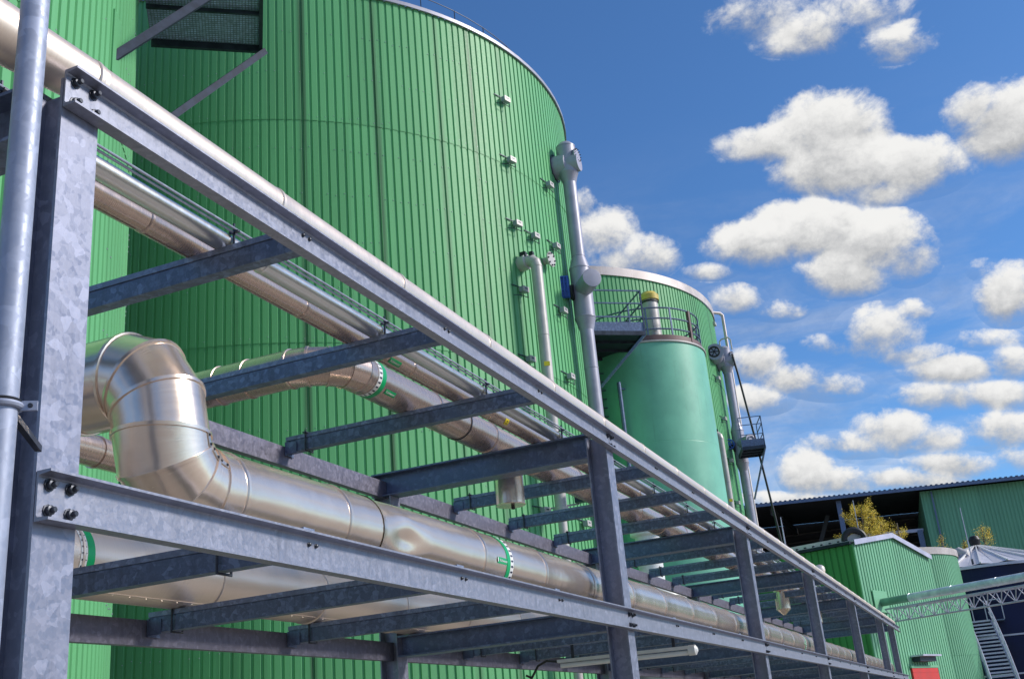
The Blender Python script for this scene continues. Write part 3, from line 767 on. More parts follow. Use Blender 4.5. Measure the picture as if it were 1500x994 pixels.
def blue_valve(tc_, x, y, lab, wheel):
    w_ = Vector((tc_[0], tc_[1], 0)); dd = (Vector((x, y, 0))-w_).normalized(); tt = Vector((-dd.y, dd.x, 0))
    c = w_+dd*9.42-tt*.55+Vector((0, 0, 12.0)); n = (dd*.45-tt*.9).normalized(); m = Vector((-n.y, n.x, 0))
    t = thing('gate_valve', lab, 'valve', c, 'blue valves on the tank walls')
    if not wheel:
        MB().obox(c, n, m, (0,0,1), .03, .15, .34).build('valve_plate', 'blue', t)
        f = MB()
        for q in (-.13, 0, .13): f.obox(c+n*.045+m*q*.75, n, m, (0,0,1), .018, .018, .31)
        for q in (-.3, -.1, .12, .3): f.obox(c+n*.040+k_z*q, n, m, (0,0,1), .012, .14, .02)
        f.build('valve_rib', 'blue', t)
    MB().lathe([(.23, 0), (.23, .10)], c+tt*.30+dd*.10-k_z*.1, dd, 24).build('valve_flange', 'black', t)
    MB().bar(c+tt*.05, c+tt*.5, .12, .12).build('valve_neck', 'black', t)
    if wheel:
        MB().torus(c, n, .22, .035, 20, 6).build('hand_wheel', 'blue', t)
        sp = MB()
        for q in range(3):
            a = math.pi*q/3; sp.bar(c-(m*math.cos(a)+k_z*math.sin(a))*.22, c+(m*math.cos(a)+k_z*math.sin(a))*.22, .04, .04, n)
        sp.build('wheel_spokes', 'blue', t)
k_z = Vector((0, 0, 1))
RX, RY = -8.62, 27.52
rB, _ = riser(TB, RX, RY, 'tall grey duct with bolted head standing against the middle tank', False)
rC, _ = riser(TC, RX-.1, RY+21.8, 'far grey duct with pipe loop on its head, against the tank behind the teal silo', True)
hx, hy, hz = RX-.1, RY+21.8, 16.9
MB().tube([(hx-.15, hy, hz), (hx-.15, hy, hz+.28), (hx-.05, hy, hz+.38), (hx+.3, hy-.15, hz+.36), (hx+.42, hy-.2, hz+.2), (hx+.42, hy-.2, hz-.3)], .035, 8).build('loop_pipe', 'offwhite', rC)
blue_valve(TB, RX, RY, 'blue gate valve between the middle tank and its grey duct', False)
blue_valve(TC, RX-.1, RY+21.8, 'blue hand-wheel valve on the far tank beside the far grey duct', True)
wv = thing('hand_wheel_valve', 'black hand wheel on the duct stub at the top of the far grey duct', 'valve', (-8.95, 48.05, 16.3))
MB().torus((-8.95, 48.0, 16.3), (.25,-1,0), .24, .04, 24, 8).build('wheel_rim', 'black', wv)
sp = MB()
for q in range(3):
    a = math.pi*q/3; u, v, w = basis((.25,-1,0)); o = Vector((-8.95, 48.0, 16.3)); sp.bar(o-(u*math.cos(a)+v*math.sin(a))*.24, o+(u*math.cos(a)+v*math.sin(a))*.24, .04, .04, w)
sp.build('wheel_spokes', 'black', wv)
MB().lathe([(.40, 0), (.40, .75)], (-9.1, 48.75, 16.3), (.25, -1, 0), 24).build('stub', 'greypaint', wv)
def small_pipe(tc_, dy, dx, lab):
    t = thing('small_pipe', lab, 'pipe', (-9.05+dx, 25.21+dy, 5.0), 'off white pipes on the tank walls')
    e = Vector((-8.90+dx, 24.64+dy, 11.98)); r = .15; cw = Vector((tc_[0], tc_[1], 11.98))
    a = (e-cw).normalized(); w_ = cw+a*9.36; e = e-a*.24
    MB().lathe([(.215, 0), (.215, .26), (.156, .28), (.156, .31)], w_, a, 24).build('wall_sleeve', 'offwhite', t)
    Rq = .24; c = e-Vector((0, 0, Rq))
    gore(t, [c+(Vector((0,0,1))*math.cos(math.pi/2*i/3)+a*math.sin(math.pi/2*i/3))*Rq for i in range(4)], r, 'offwhite', a, Vector((0,0,-1)), 24)
    x, y = (c+a*Rq).x, (c+a*Rq).y; z = c.z
    while z > 5.3:
        h = min(1.95, z-5.25)
        MB().lathe([(r, 0), (r, h-.03), (r+.008, h-.026), (r+.008, h-.004), (r, h)], (x, y, z-h), n=24, cap0=False, cap1=False).build('pipe_section', 'offwhite', t); z -= h
    MB().lathe([(.185, 0), (.185, .12), (.155, .13)], (x, y, z-.12), n=24).build('end_collar', 'offwhite', t)
    MB().lathe([(.11, 0), (.11, z-.12-GZ)], (x, y, GZ), n=16).build('lower_stub', 'offwhite', t)
    MB().box(x-.42, x-.26, y-.06, y+.10, 12.10, 12.24).build('sensor_plug', 'black', t)
    MB().box(x-.16, x-.05, y-.06, y+.06, 12.08, 12.19).build('sensor_plug', 'black', t)
    q = MB(); q.obox(Vector((x, y, 8.95))+Vector((.45,-.9,0)).normalized()*(r+.003), (.9,.45,0), (0,0,1), (.45,-.9,0), .075, .06, .003); q.build('yellow_tag', 'sticker', t)
    return x, y
sx_, sy_ = small_pipe(TB, 0, 0, 'off white pipe with elbow running down the middle tank')
small_pipe(TC, 21.8, -.1, 'off white pipe with elbow running down the far tank')
lb = thing('lamp_box', 'small dark box lamp on a bracket beside the foot of the off white pipe', 'lamp', (sx_+.55, sy_+.1, 5.4))
MB().box(sx_+.40, sx_+.66, sy_-.1, sy_+.1, 5.3, 5.68).build('lamp_body', 'ink', lb)
MB().box(sx_+.42, sx_+.64, sy_-.112, sy_-.101, 5.5, 5.66).build('lamp_glass', 'greypaint', lb)
MB().bar((sx_-.6, sy_+.1, 5.3), (sx_+.45, sy_+.1, 5.3), .04, .04).build('bracket', 'greypaint', lb)
# flange plate at the wall next to the blue valve
fl = thing('blind_flange', 'small pale round blind flange on the middle tank beside the blue valve', 'flange', (-9.1, 25.95, 12.4))
dF, tF = radial(TB, -9.1, 25.95)
oF = Vector((TB[0], TB[1], 12.45))+dF*9.36
MB().lathe([(.10, 0), (.10, .22), (.22, .221), (.22, .26)], oF, dF, 24).build('flange_disc', 'offwhite', fl)
fb = MB(); u, v, w = basis(dF)
for q in range(8):
    a = 2*math.pi*q/8; fb.cyl(oF+(u*math.cos(a)+v*math.sin(a))*.18+dF*.26, oF+(u*math.cos(a)+v*math.sin(a))*.18+dF*.29, .025, 6)
fb.build('flange_bolts', 'bolt', fl)

# ---- sensor boxes on tank walls
def sensor(label):
    t = thing('junction_box', label, 'junction box', (0, 0, 0), 'small white boxes on the tank walls')
    MB().box(.05, .18, -.12, .12, -.07, .07).build('box', 'greypaint', t)
    MB().box(.181, .19, -.125, .125, -.075, .075).build('box_lid', 'offwhite', t)
    MB().box(.191, .194, -.05, .05, .0, .028).build('box_mark', 'ink', t)
    fr = MB(); fr.bar((0, -.36, .10), (.04, .12, .085), .022, .022); fr.tube([(.02, -.34, -.2), (.16, -.2, -.22), (.16, .10, -.22), (.16, .10, -.07)], .011, 6)
    fr.build('bracket', 'dark', t); return t
sb0 = sensor('x')
def on_wall(c, a, z, lab):
    p = Vector((c[0]+9.395*math.cos(a), c[1]+9.395*math.sin(a), z))
    global first
    if first:
        first = False; sb0.location = p; sb0.rotation_euler = (0, 0, a); sb0['label'] = lab
    else: dup(sb0, p, lab, a)
first = True
def angB(x, y, c): return math.atan2(y-c[1], x-c[0])
aL, aR, aM = angB(-9.43, 24.66, TB), angB(-9.06, 26.58, TB), angB(-9.23, 25.41, TB)
words = ['topmost', 'second from the top', 'third from the top', 'fourth from the top', 'fifth from the top', 'sixth from the top', 'seventh from the top']
for k, z in enumerate((17.03, 15.08, 13.11, 11.16, 9.2, 7.2, 5.25)):
    on_wall(TB, aL, z, 'junction box %s in the left row on the middle tank' % words[k])
for k, z in enumerate((15.1, 13.12, 11.13, 9.18, 7.2, 5.14)):
    on_wall(TB, aR, z, 'junction box %s in the row beside the near grey duct' % words[k])
on_wall(TB, aM, 13.0, 'white junction box just above the elbow of the off white pipe on the middle tank')
aL2, aR2 = angB(-9.53, 46.46, TC), angB(-9.16, 48.38, TC)
for k, z in enumerate((17.03, 15.08, 13.11, 11.16, 9.2)):
    on_wall(TC, aL2, z, 'junction box %s in the teal silo side row of the far tank' % words[k])
for k, z in enumerate((15.1, 13.12, 11.13, 9.18)):
    on_wall(TC, aR2, z, 'junction box %s in the row beside the far grey duct' % words[k])

# ---- down pipe and hose on tank C
dC = angB(-9.3, 50.8, TC)
dp = thing('rain_pipe', 'thin grey rain pipe coming off the rim of the far tank', 'pipe', (-9.0, 50.5, 18.9))
px_, py_ = TC[0]+9.85*math.cos(dC), TC[1]+9.85*math.sin(dC)
MB().tube([(px_-.75, py_-1.0, 19.12), (px_-.1, py_-.1, 19.16), (px_, py_, 19.05), (px_, py_, GZ)], .075, 8).build('tube', 'flash_old', dp)
gl = MB(); gl.box(px_-.9, px_-.5, py_-1.25, py_-.9, 18.75, 18.95); gl.box(px_-.55, px_-.25, py_-.95, py_-.6, 18.35, 18.5); gl.build('hopper', 'offwhite', dp)
hs = thing('hose', 'black hose hanging down from the head of the far grey duct', 'hose', (-8.3, 48.9, 16.4))
MB().tube([(RX+.30, RY+21.5, 16.35), (RX+.42, RY+21.45, 15.4), (RX+.78, RY+21.4, 11.5), (RX+1.10, RY+21.3, 7.5), (RX+1.25, RY+21.3, 5.5), (RX+1.3, RY+21.3, GZ)], .05, 8).build('hose_tube', 'black', hs)

# ================================================================== platforms
def platform(t, o, u, v, w, l, z, toe=.32, rail=1.15, posts=(0, 1), brace=None, deckmat='galv_blue', rails=(.4, .78, 1.15), sides=('near', 'right'), psize=.05):
    """deck with corner o, u across (length w), v away (length l)"""
    o, u, v = Vector(o), Vector(u).normalized(), Vector(v).normalized(); k = Vector((0,0,1))
    MB().obox(o+u*w/2+v*l/2+k*.02, u, v, k, w/2-.05, l/2-.05, .02).build('deck', 'dark', t)
    fr = MB()
    for a, b in ((o, o+u*w), (o+v*l, o+u*w+v*l), (o, o+v*l), (o+u*w, o+u*w+v*l)): fr.bar(a+k*-.02, b+k*-.02, .06, .14)
    for f in (.33, .66): fr.bar(o+v*l*f-k*.03, o+u*w+v*l*f-k*.03, .05, .10)
    fr.build('deck_frame', 'dark', t)
    edges = {'near': (o, o+u*w), 'right': (o+u*w, o+u*w+v*l), 'left': (o, o+v*l), 'far': (o+v*l, o+u*w+v*l)}
    for s in sides:
        a, b = edges[s]
        MB().bar(a+k*(.06+toe/2), b+k*(.06+toe/2), .012, toe).build('toe_board', 'galv_blue', t)
        for h in rails: MB().bar(a+k*(h+toe*.3), b+k*(h+toe*.3), psize*.8, psize*.8).build('hand_rail', 'galv_blue', t)
        n = max(1, int((b-a).length/1.1))
        for q in range(n+1):
            p = a+(b-a)*q/n; MB().bar(p-k*.05, p+k*(rails[-1]+toe*.3), psize, psize, u).build('rail_post', 'galv_blue', t)
    if brace:
        for a, b in brace: MB().bar(a, b, psize*1.5, psize*1.5).build('brace', 'galv_blue', t)
# landing beside the teal silo
pt = thing('platform', 'small railed steel landing beside the teal silo with one diagonal brace', 'platform', (-8.7, 32, 11.8))
pv = Vector((-.60, .80, 0)); pu = Vector((.80, .60, 0)); pc = Vector((-7.95, 31.5, 11.80)); w_, l_ = 2.1, 2.35
o_ = pc-pu*w_
platform(pt, o_, pu, pv, w_, l_, 0, .30, rails=(.45, .92, 1.36), brace=[(pc+Vector((0,0,-.05)), pc-pu*1.75+pv*.9+Vector((0,0,-1.9)))])
ld = thing('ladder', 'dark ladder under the railed landing beside the teal silo', 'ladder', (-9.7, 33, 6))
lx, ly = -10.0, 32.9
for s in (-.22, .22): MB().bar(Vector((lx, ly, GZ))+pu*s, Vector((lx, ly, 11.7))+pu*s, .06, .06, pv).build('stile', 'dark', ld)
rg = MB()
for q in range(44): rg.bar(Vector((lx, ly, GZ+.3*q))-pu*.22, Vector((lx, ly, GZ+.3*q))+pu*.22, .03, .03)
rg.build('rungs', 'dark', ld)
# small platform on the far tank
p2t = thing('platform', 'small railed platform hanging on the far grey duct with one brace', 'platform', (-7.6, 48, 11.4))
pc2 = Vector((-7.30, 47.6, 11.35)); platform(p2t, pc2-Vector((.95,.3,0)), (.95,.3,0), (-.3,.95,0), 1.0, 1.6, 0, .3, rails=(.5, .95, 1.3), psize=.04, brace=[(pc2+Vector((0,0,-.05)), pc2+Vector((-1.0, .9, -2.1)))])
# bridge between the two near tanks, top left
bt = thing('platform', 'dark grating walkway between the two near tanks, with two diagonal braces below', 'platform', (-13.5, 15, 15))
bz = 13.0; far_o = Vector((-10.47, 14.62, bz)); far_w = Vector((-12.1, 13.43, bz)); tg = Vector((.59, -.81, 0)); k_ = Vector((0, 0, 1))
near_o = far_o+tg*2.5; near_w = far_w+tg*2.2
gm = MB(); nb = 36
for q in range(nb+1):
    a = far_w+(far_o-far_w)*q/nb; b = near_w+(near_o-near_w)*q/nb; gm.bar(a-k_*.006, b-k_*.006, .012, .010)
for q in range(40):
    f = q/39; a = far_w+(near_w-far_w)*f; b = far_o+(near_o-far_o)*f; gm.bar(a-k_*.004, b-k_*.004, .010, .006)
gm.build('grating', 'galv_lid', bt, 0)
MB().add([far_w, far_o, near_o, near_w], [(0,1,2,3)]).build('deck', 'grating', bt, 0)
fm = MB()
for a, b in ((far_w, far_o), (far_o, near_o), (near_o, near_w)): fm.bar(a-k_*.07, b-k_*.07, .07, .16)
fm.bar(far_w+tg*1.1-k_*.09, far_o+tg*1.1-k_*.09, .05, .08)
fm.build('deck_frame', 'dark', bt)
for a, b in ((far_o, near_o), (far_w, far_o)):
    for h in (.55, 1.1): MB().bar(a+k_*h, b+k_*h, .045, .045).build('hand_rail', 'galv_blue', bt)
for p in (far_o, far_o+tg*1.2, near_o, far_w+(far_o-far_w)*.5): MB().bar(p-k_*.1, p+k_*1.12, .05, .05, tg).build('rail_post', 'galv_blue', bt)
MB().bar((-10.16, 10.46, 10.06), near_o-k_*.1, .11, .13).build('brace', 'slate', bt)
MB().bar((-11.0, 11.85, 9.55), far_o-k_*.12+Vector((.06, .04, 0)), .10, .12).build('brace', 'slate', bt)
dA, tA = radial(TA, -10.14, 10.49)
MB().obox(Vector((-10.14, 10.49, 10.25))+dA*.015, tA, (0,0,1), dA, .22, .55, .02).build('wall_plate', 'green', bt)

# ================================================================== teal silo
sc_ = (-9.02, 34.9); sR = 2.14; szt = 12.04
ts = thing('teal_silo', 'smooth teal painted silo with railed top, in front of the far green tank', 'silo', (sc_[0], sc_[1], GZ))
prev = GZ
for z1 in (1.9, 5.2, 8.6, szt):
    MB().lathe([(sR-.004, 0), (sR, .012), (sR, z1-prev-.012), (sR-.004, z1-prev)], (sc_[0], sc_[1], prev), n=72, cap0=False, cap1=False).build('shell_course', 'teal', ts, 10); prev = z1
MB().lathe([(sR+.03, 0), (sR+.05, .02), (sR+.05, .06), (sR, .08)], (sc_[0], sc_[1], szt-.07), n=72, cap0=False, cap1=False).build('rim_ring', 'offwhite', ts)
MB().lathe([(sR-.04, 0), (sR-.04, .20), (sR-.10, .20)], (sc_[0], sc_[1], szt), n=72, cap0=False, cap1=False).build('kick_band', 'brown', ts)
MB().lathe([(sR-.02, 0), (.1, .25)], (sc_[0], sc_[1], szt-.02), n=48, cap0=False).build('silo_roof', 'brown', ts)
rr = sR-.07
for h in (.42, .80, 1.18):
    MB().tube([(sc_[0]+rr*math.cos(a), sc_[1]+rr*math.sin(a), szt+h) for a in [R_(-150)+R_(300)*i/50 for i in range(51)]], .028, 6).build('guard_rail', 'galv_blue', ts)
for i in range(9):
    a = R_(-91.5+24*i)
    w = .035 if i != 3 else .07
    MB().bar((sc_[0]+rr*math.cos(a), sc_[1]+rr*math.sin(a), szt), (sc_[0]+rr*math.cos(a), sc_[1]+rr*math.sin(a), szt+1.2), w*1.4, w*1.4, (math.cos(a), math.sin(a), 0)).build('rail_post', 'brown' if i == 3 else 'galv_blue', ts)
vp = (-8.22, 33.75)
vt = thing('vent_stack', 'off white vent stack with a yellow cap on top of the teal silo', 'vent', (vp[0], vp[1], szt))
MB().lathe([(.27, 0), (.27, 1.62)], (vp[0], vp[1], szt+.12), n=28).build('stack_body', 'offwhite', vt)
MB().lathe([(.30, 0), (.30, .05)], (vp[0], vp[1], szt+1.60), n=28).build('clamp_band', 'black', vt)
MB().lathe([(.33, 0), (.34, .18), (.25, .29), (.05, .31)], (vp[0], vp[1], szt+1.69), n=28).build('cap', 'yellow', vt)
hb = MB(); hb.bar((vp[0]+.1, vp[1]-.27, szt+.5), (vp[0]+.1, vp[1]-.27, szt+.9), .02, .02); hb.bar((vp[0]+.1, vp[1]-.28, szt+.5), (vp[0]+.2, vp[1]-.30, szt+.48), .03, .03); hb.build('drain_cock', 'greypaint', vt)
tp = thing('thin_pipe', 'thin grey vertical pipe on the shaded side of the teal silo', 'pipe', (-9.35, 32.4, GZ))
MB().cyl((-9.32, 32.55, GZ), (-9.32, 32.55, 10.7), .07, 10).build('tube', 'galv_blue', tp)
MB().bar((-9.32, 32.55, 10.5), (-9.1, 33.0, 10.5), .05, .05).build('bracket', 'galv_blue', tp)
# pale collared pot near its foot
wp = thing('vent_pot', 'white round pot with a wide collar seen between the cross beams, below the teal silo', 'vent', (-8.05, 28.9, 3.5))
MB().lathe([(.34, 0), (.34, 1.35), (.42, 1.38), (.46, 1.40), (.46, 1.52), (.42, 1.54)], (-8.02, 28.9, 3.6), n=32).build('pot_body', 'white', wp)
MB().lathe([(.85, 0), (.75, .25), (.36, .32)], (-8.02, 28.9, 3.25), n=32).build('pot_base', 'white', wp)
MB().lathe([(.85, 0), (.85, 4.9)], (-8.02, 28.9, GZ), n=32).build('pot_column', 'offwhite', wp)
# lightning rod and davit on the far tank rim
lr = thing('lightning_rod', 'thin lightning rod with a bent davit on the rim of the far tank', 'rod', (-13.0, 41.6, 18.9))
bx, by, bz2 = -12.85, 41.72, 19.2
MB().cyl((bx, by, bz2-.1), (bx, by, bz2+2.6), .02, 6).build('rod', 'dark', lr)
MB().tube([(bx-.6, by-.3, bz2+1.0), (bx, by, bz2+.25), (bx+.12, by+.05, bz2+.1), (bx-.4, by-.1, bz2)], .035, 6).build('davit', 'dark', lr)
MB().box(bx-.5, bx+.1, by-.2, by+.2, bz2-.25, bz2-.02).build('foot', 'dark', lr)

# ================================================================== strip lamp under the rack
fl_ = thing('strip_lamp', 'long pale strip lamp hung under the lower cross beams behind the second column', 'lamp', (-3.8, 10.4, .7))
a, b = Vector((-4.07, 10.70, .73)), Vector((-2.72, 10.86, .73))
MB().bar(a, b, .07, .03).build('housing', 'white', fl_)
MB().cyl(a+Vector((.03, 0, -.045)), b-Vector((.03, 0, .05)), .024, 10).build('tube', 'print', fl_)
MB().lathe([(.05, -.02), (.05, .05), (.02, .07)], b+Vector((0, 0, -.03)), (1,0,0), 12).build('end_cap', 'white', fl_)
cc = MB(); cc.tube([a, a+Vector((-.12, 0, .02)), a+Vector((-.22, 0, -.02)), a+Vector((-.30, 0, -.13)), a+Vector((-.36, 0, -.10))], .012, 6); cc.build('cable', 'black', fl_)
for f in (.12, .88): MB().bar(a+(b-a)*f, a+(b-a)*f+Vector((0, 0, .16)), .012, .03).build('hanger', 'bolt', fl_)

# ================================================================== green gabled building beyond the rack
def clad_wall(t, p0, dirv, nrm, width, ztop, zbot, mat, pitch=1.03, ribs=5, depth=.035, gr=.05, name='cladding_panel'):
    """wall of corrugated sheets; ztop is a function of the distance along the wall"""
    p0, dirv, nrm = Vector(p0), Vector(dirv).normalized(), Vector(nrm).normalized()
    n = max(1, round(width/pitch)); w = width/n
    for k in range(n):
        pr = sheet_profile(w, ribs, depth, gr); mb = MB(); out_ = .004*(k % 2)
        for top in (0, 1):
            for u_, d_ in pr:
                q = p0+dirv*(k*w+u_)+nrm*(d_+out_); s_ = k*w+u_
                mb.v.append(Vector((q.x, q.y, ztop(s_) if top else zbot)))
        m_ = len(pr)
        for i in range(m_-1): mb.f.append((i, i+1, m_+i+1, m_+i)); mb.uv.append(None)
        mb.build(name, mat, t, 20)
gA = R_(16.3); P0 = Vector((-4.47, 47.79, 0)); gr_ = Vector((math.sin(gA), math.cos(gA), 0)); gl_ = Vector((-math.cos(gA), math.sin(gA), 0))
GW = 9.3; EZ = 6.62; PK = .68
gb = thing('green_shed', 'green corrugated gabled shed with lavender verge just beyond the end of the rack', 'building', (P0.x, P0.y, GZ))
gt = lambda s: EZ+PK*(1-abs(s-GW/2)/(GW/2))
for f in (0,):
    h = GW/2
    # gable wall split at the ridge so sheet tops follow the slope
    clad_wall(gb, P0, gr_, -gl_, h, gt, GZ, 'green2', 1.03, 3, .04, .09)
    clad_wall(gb, P0+gr_*h, gr_, -gl_, h, lambda s: gt(s+h), GZ, 'green2', 1.03, 3, .04, .09)
LG = 4.6
clad_wall(gb, P0+gl_*LG, -gl_, -gr_, LG, lambda s: EZ-.05, GZ, 'green_shaded', 1.15, 4, .05, .06)
MB().add([P0+gl_*LG+Vector((0,0,GZ)), P0+gl_*LG+gr_*GW+Vector((0,0,GZ)), P0+gl_*LG+gr_*GW+Vector((0,0,EZ)), P0+gl_*LG+gr_*GW/2+Vector((0,0,EZ+PK)), P0+gl_*LG+Vector((0,0,EZ))], [(0,1,2,3,4)]).build('back_wall', 'green2', gb, 0)
MB().add([P0+gr_*GW+Vector((0,0,GZ)), P0+gl_*LG+gr_*GW+Vector((0,0,GZ)), P0+gl_*LG+gr_*GW+Vector((0,0,EZ)), P0+gr_*GW+Vector((0,0,EZ))], [(0,1,2,3)]).build('rear_wall', 'green2', gb, 0)
k_ = Vector((0, 0, 1))
for s0, s1 in ((0, GW/2), (GW/2, GW)):
    a, b = P0+gr_*s0+k_*(gt(s0)+.05), P0+gr_*s1+k_*(gt(s1)+.05); rf = MB()
    e = gl_*(LG+.1)
    rf.add([a-gl_*.1, b-gl_*.1, b+e, a+e, a-gl_*.1+k_*.08, b-gl_*.1+k_*.08, b+e+k_*.08, a+e+k_*.08], [(0,1,2,3),(4,5,6,7),(0,1,5,4),(2,3,7,6),(1,2,6,5),(0,3,7,4)])
    rf.build('roof', 'roofwhite', gb)
    va = MB(); va.bar(a-gl_*.13+k_*-.02, b-gl_*.13+k_*-.02, .03, .22); va.build('verge_flashing', 'flash', gb)
gu = MB(); ga, gbb = P0-gr_*.12+k_*(EZ+.02), P0+gl_*(LG+.1)-gr_*.12+k_*(EZ+.02); gu.bar(ga, gbb, .14, .12); gu.build('gutter', 'dark', gb)
sg = MB()
for q in range(12): c = P0+gl_*(.2+LG*q/12)+k_*(EZ+.15)+gr_*.1; sg.obox(c, gl_, gr_, k_, .05, .06, .05)
sg.build('snow_guard', 'dark', gb)
MB().bar(P0-gl_*.02-gr_*.02+k_*GZ, P0-gl_*.02-gr_*.02+k_*(EZ-.1), .06, .06).build('corner_trim', 'green_shaded', gb)
rd_a, rd_b = P0+gr_*3.8, P0+gr_*7.0
dr = MB().obox((rd_a+rd_b)/2-gl_*.05+k_*((1.52+GZ)/2), gr_, -gl_, k_, 1.6, .04, (1.52-GZ)/2).build('roller_door', 'red', gb)
for q in range(9): MB().obox((rd_a+rd_b)/2-gl_*.095+k_*(1.35-.34*q), gr_, -gl_, k_, 1.58, .008, .012).build('door_rib', 'red', dr)
MB().obox((rd_a+rd_b)/2-gl_*.05+k_*1.58, gr_, -gl_, k_, 1.68, .06, .05).build('door_lintel', 'green2', gb)
dl_ = thing('door_lamp', 'flat dark lamp with pale top over the red door', 'lamp', P0+gr_*5.2+k_*1.9)
MB().obox(P0+gr_*5.2-gl_*.32+k_*2.02, gr_, -gl_, k_, 1.15, .28, .035).build('lamp_hood', 'flash', dl_)
MB().obox(P0+gr_*5.2-gl_*.22+k_*1.88, gr_, -gl_, k_, 1.0, .16, .10).build('lamp_body', 'dark', dl_)
# arch duct and rods on the shed
ad = thing('roof_vent_arch', 'black half round hood on the near corner of the green shed roof', 'vent', P0+gl_*.2+gr_*1.0+k_*7)
ca = P0+gl_*.35+gr_*1.3+k_*6.92; ud = Vector((.96, .27, 0))
MB().tube([ca+ud*.44*math.cos(a)+k_*.44*math.sin(a) for a in [math.pi*i/12 for i in range(13)]], .13, 10).build('hood', 'black', ad)
MB().lathe([(.30, 0), (.30, .1)], ca+Vector((.0, .12, 0)), (-.27, .96, 0), 20).build('hood_back', 'offwhite', ad)
for n_, (p, h0, h1, lab) in enumerate(((onp, z0, z1, l) for onp, z0, z1, l in (
    ((-5.27, 61.78), GZ, 10.85, 'tall thin lightning rod standing in front of the yellow birch'),
    ((-7.5, 49.8), 6.9, 8.5, 'short thin lightning rod on the eave of the green shed'),
    ((.05, 69.6), 7.4, 10.8, 'thin lightning rod beside the apex of the white cone roof')))):
    t = thing('lightning_rod', lab, 'rod', (p[0], p[1], h0), 'lightning rods')
    MB().cyl((p[0], p[1], h0), (p[0], p[1], h1), .045, 6, .02).build('rod', 'flash', t)
    MB().cyl((p[0], p[1], h0), (p[0], p[1], h0+.35), .07, 6).build('rod_foot', 'dark', t)
skl = thing('roof_light', 'low white roof light on the green shed behind its eave', 'roof light', P0+gl_*3+gr_*2+k_*7)
MB().obox(P0+gl_*2.2+gr_*2.2+k_*7.05, gl_, gr_, k_, 1.5, .6, .12).build('dome', 'roofwhite', skl)
MB().obox(P0+gl_*2.2+gr_*2.2+k_*6.9, gl_, gr_, k_, 1.6, .7, .06).build('kerb', 'flash_old', skl)

# ================================================================== small green silo, blue tank, stairs
gs = thing('green_silo', 'plain green fine ribbed silo with pale rim right behind the green shed', 'silo', (-5.68, 65.75, GZ))
gc = Vector((-5.68, 65.75, 0)); gR = 5.0; gz = 7.75
for (z0, z1) in ((GZ, 2.3), (2.3, gz)):
    n = 44; ms = None
    mb = MB(); pr = sheet_profile(2*math.pi*gR/n, 4, .025, .05)
    for z_, o_ in ((z0-.04, .01), (z1, 0)):
        for u_, d_ in pr:
            a_ = u_/gR-math.pi/n; mb.v.append(Vector(((gR+d_+o_)*math.cos(a_), (gR+d_+o_)*math.sin(a_), z_)))
    m_ = len(pr)
    for i in range(m_-1): mb.f.append((i, i+1, m_+i+1, m_+i)); mb.uv.append(None)
    me = mb.mesh('cladding_panel', 'green2', Vector((0,0,0)), 20)
    for q in range(n):
        a = 360*q/n
        if 60 < a < 180: continue
        inst('cladding_panel', me, gs, gc, R_(a))
MB().lathe([(gR-.05, GZ), (gR-.05, gz)], gc, n=60).build('shell', 'green2', gs)
MB().lathe([(gR+.03, gz-.25), (gR+.06, gz-.25), (gR+.06, gz+.12), (gR-.5, gz+.2), (.2, gz+.55)], gc, n=60, cap0=False).build('rim_flashing', 'flash_old', gs)
bc = Vector((.45, 75.0, 0)); bR = 5.6; bz3 = 7.30
bl = thing('navy_tank', 'navy blue tank with white cone roof and pale hoops at the right edge', 'tank', (bc.x, bc.y, GZ))
MB().lathe([(bR, GZ), (bR, bz3)], bc, n=72, cap0=False, cap1=False).build('shell', 'navy', bl)
for z in (-.6, 1.2, 3.3, 5.2): MB().lathe([(bR, -.045), (bR+.09, -.045), (bR+.09, .045), (bR, .045)], bc+k_*z, n=72, cap0=False, cap1=False).build('hoop', 'flash' if z < 4 else 'navy', bl)
MB().lathe([(bR+.08, -.12), (bR+.12, -.12), (bR+.12, .04), (bR, .06)], bc+k_*bz3, n=72, cap0=False, cap1=False).build('eave_ring', 'flash', bl)
apex = 9.0
for q in range(24):
    a0, a1 = 2*math.pi*q/24, 2*math.pi*(q+1)/24; mb = MB(); pts = []
    def rp(rf, a, lift=0): return bc+Vector((rf*math.cos(a), rf*math.sin(a), bz3+.05+(apex-bz3)*(1-rf/bR)+lift))
    am = (a0+a1)/2
    mb.add([rp(bR+.1, a0, .10), rp(bR+.1, am), rp(bR+.1, a1, .10), rp(.35, a1, .10), rp(.35, am), rp(.35, a0, .10)], [(0,1,4,5), (1,2,3,4)])
    mb.build('roof_panel', 'roofwhite', bl, 0)
    MB().bar(rp(bR+.1, a0, .14), rp(.35, a0, .14), .07, .09).build('roof_seam', 'white', bl)
MB().lathe([(.34, 0), (.36, .12), (.28, .22), (.36, .6), (.26, .82), (.05, .88)], bc+k_*(apex-.1), n=20).build('apex_vent', 'black', bl)
gv = thing('goose_vent', 'pale goose-neck roof vent left of the cone roof apex', 'vent', (-.9, 66, 7))
q0 = Vector((-1.0, 73.0, 0))
MB().tube([q0+k_*6.9, q0+k_*8.2, q0+k_*8.55+Vector((.12,0,0)), q0+k_*8.65+Vector((.42,-.1,0)), q0+k_*8.45+Vector((.72,-.2,0)), q0+k_*8.1+Vector((.8,-.2,0))], .27, 14).build('neck', 'offwhite', gv)
MB().lathe([(.34, 0), (.34, .22)], q0+k_*8.1+Vector((.6,-.5,0)), (.3,-1,0), 16).build('mouth', 'greypaint', gv)
MB().lathe([(.17, 0), (.17, .3)], q0+k_*8.1+Vector((.6,-.60,0)), (.3,-1,0), 16).build('mouth_dark', 'black', gv)
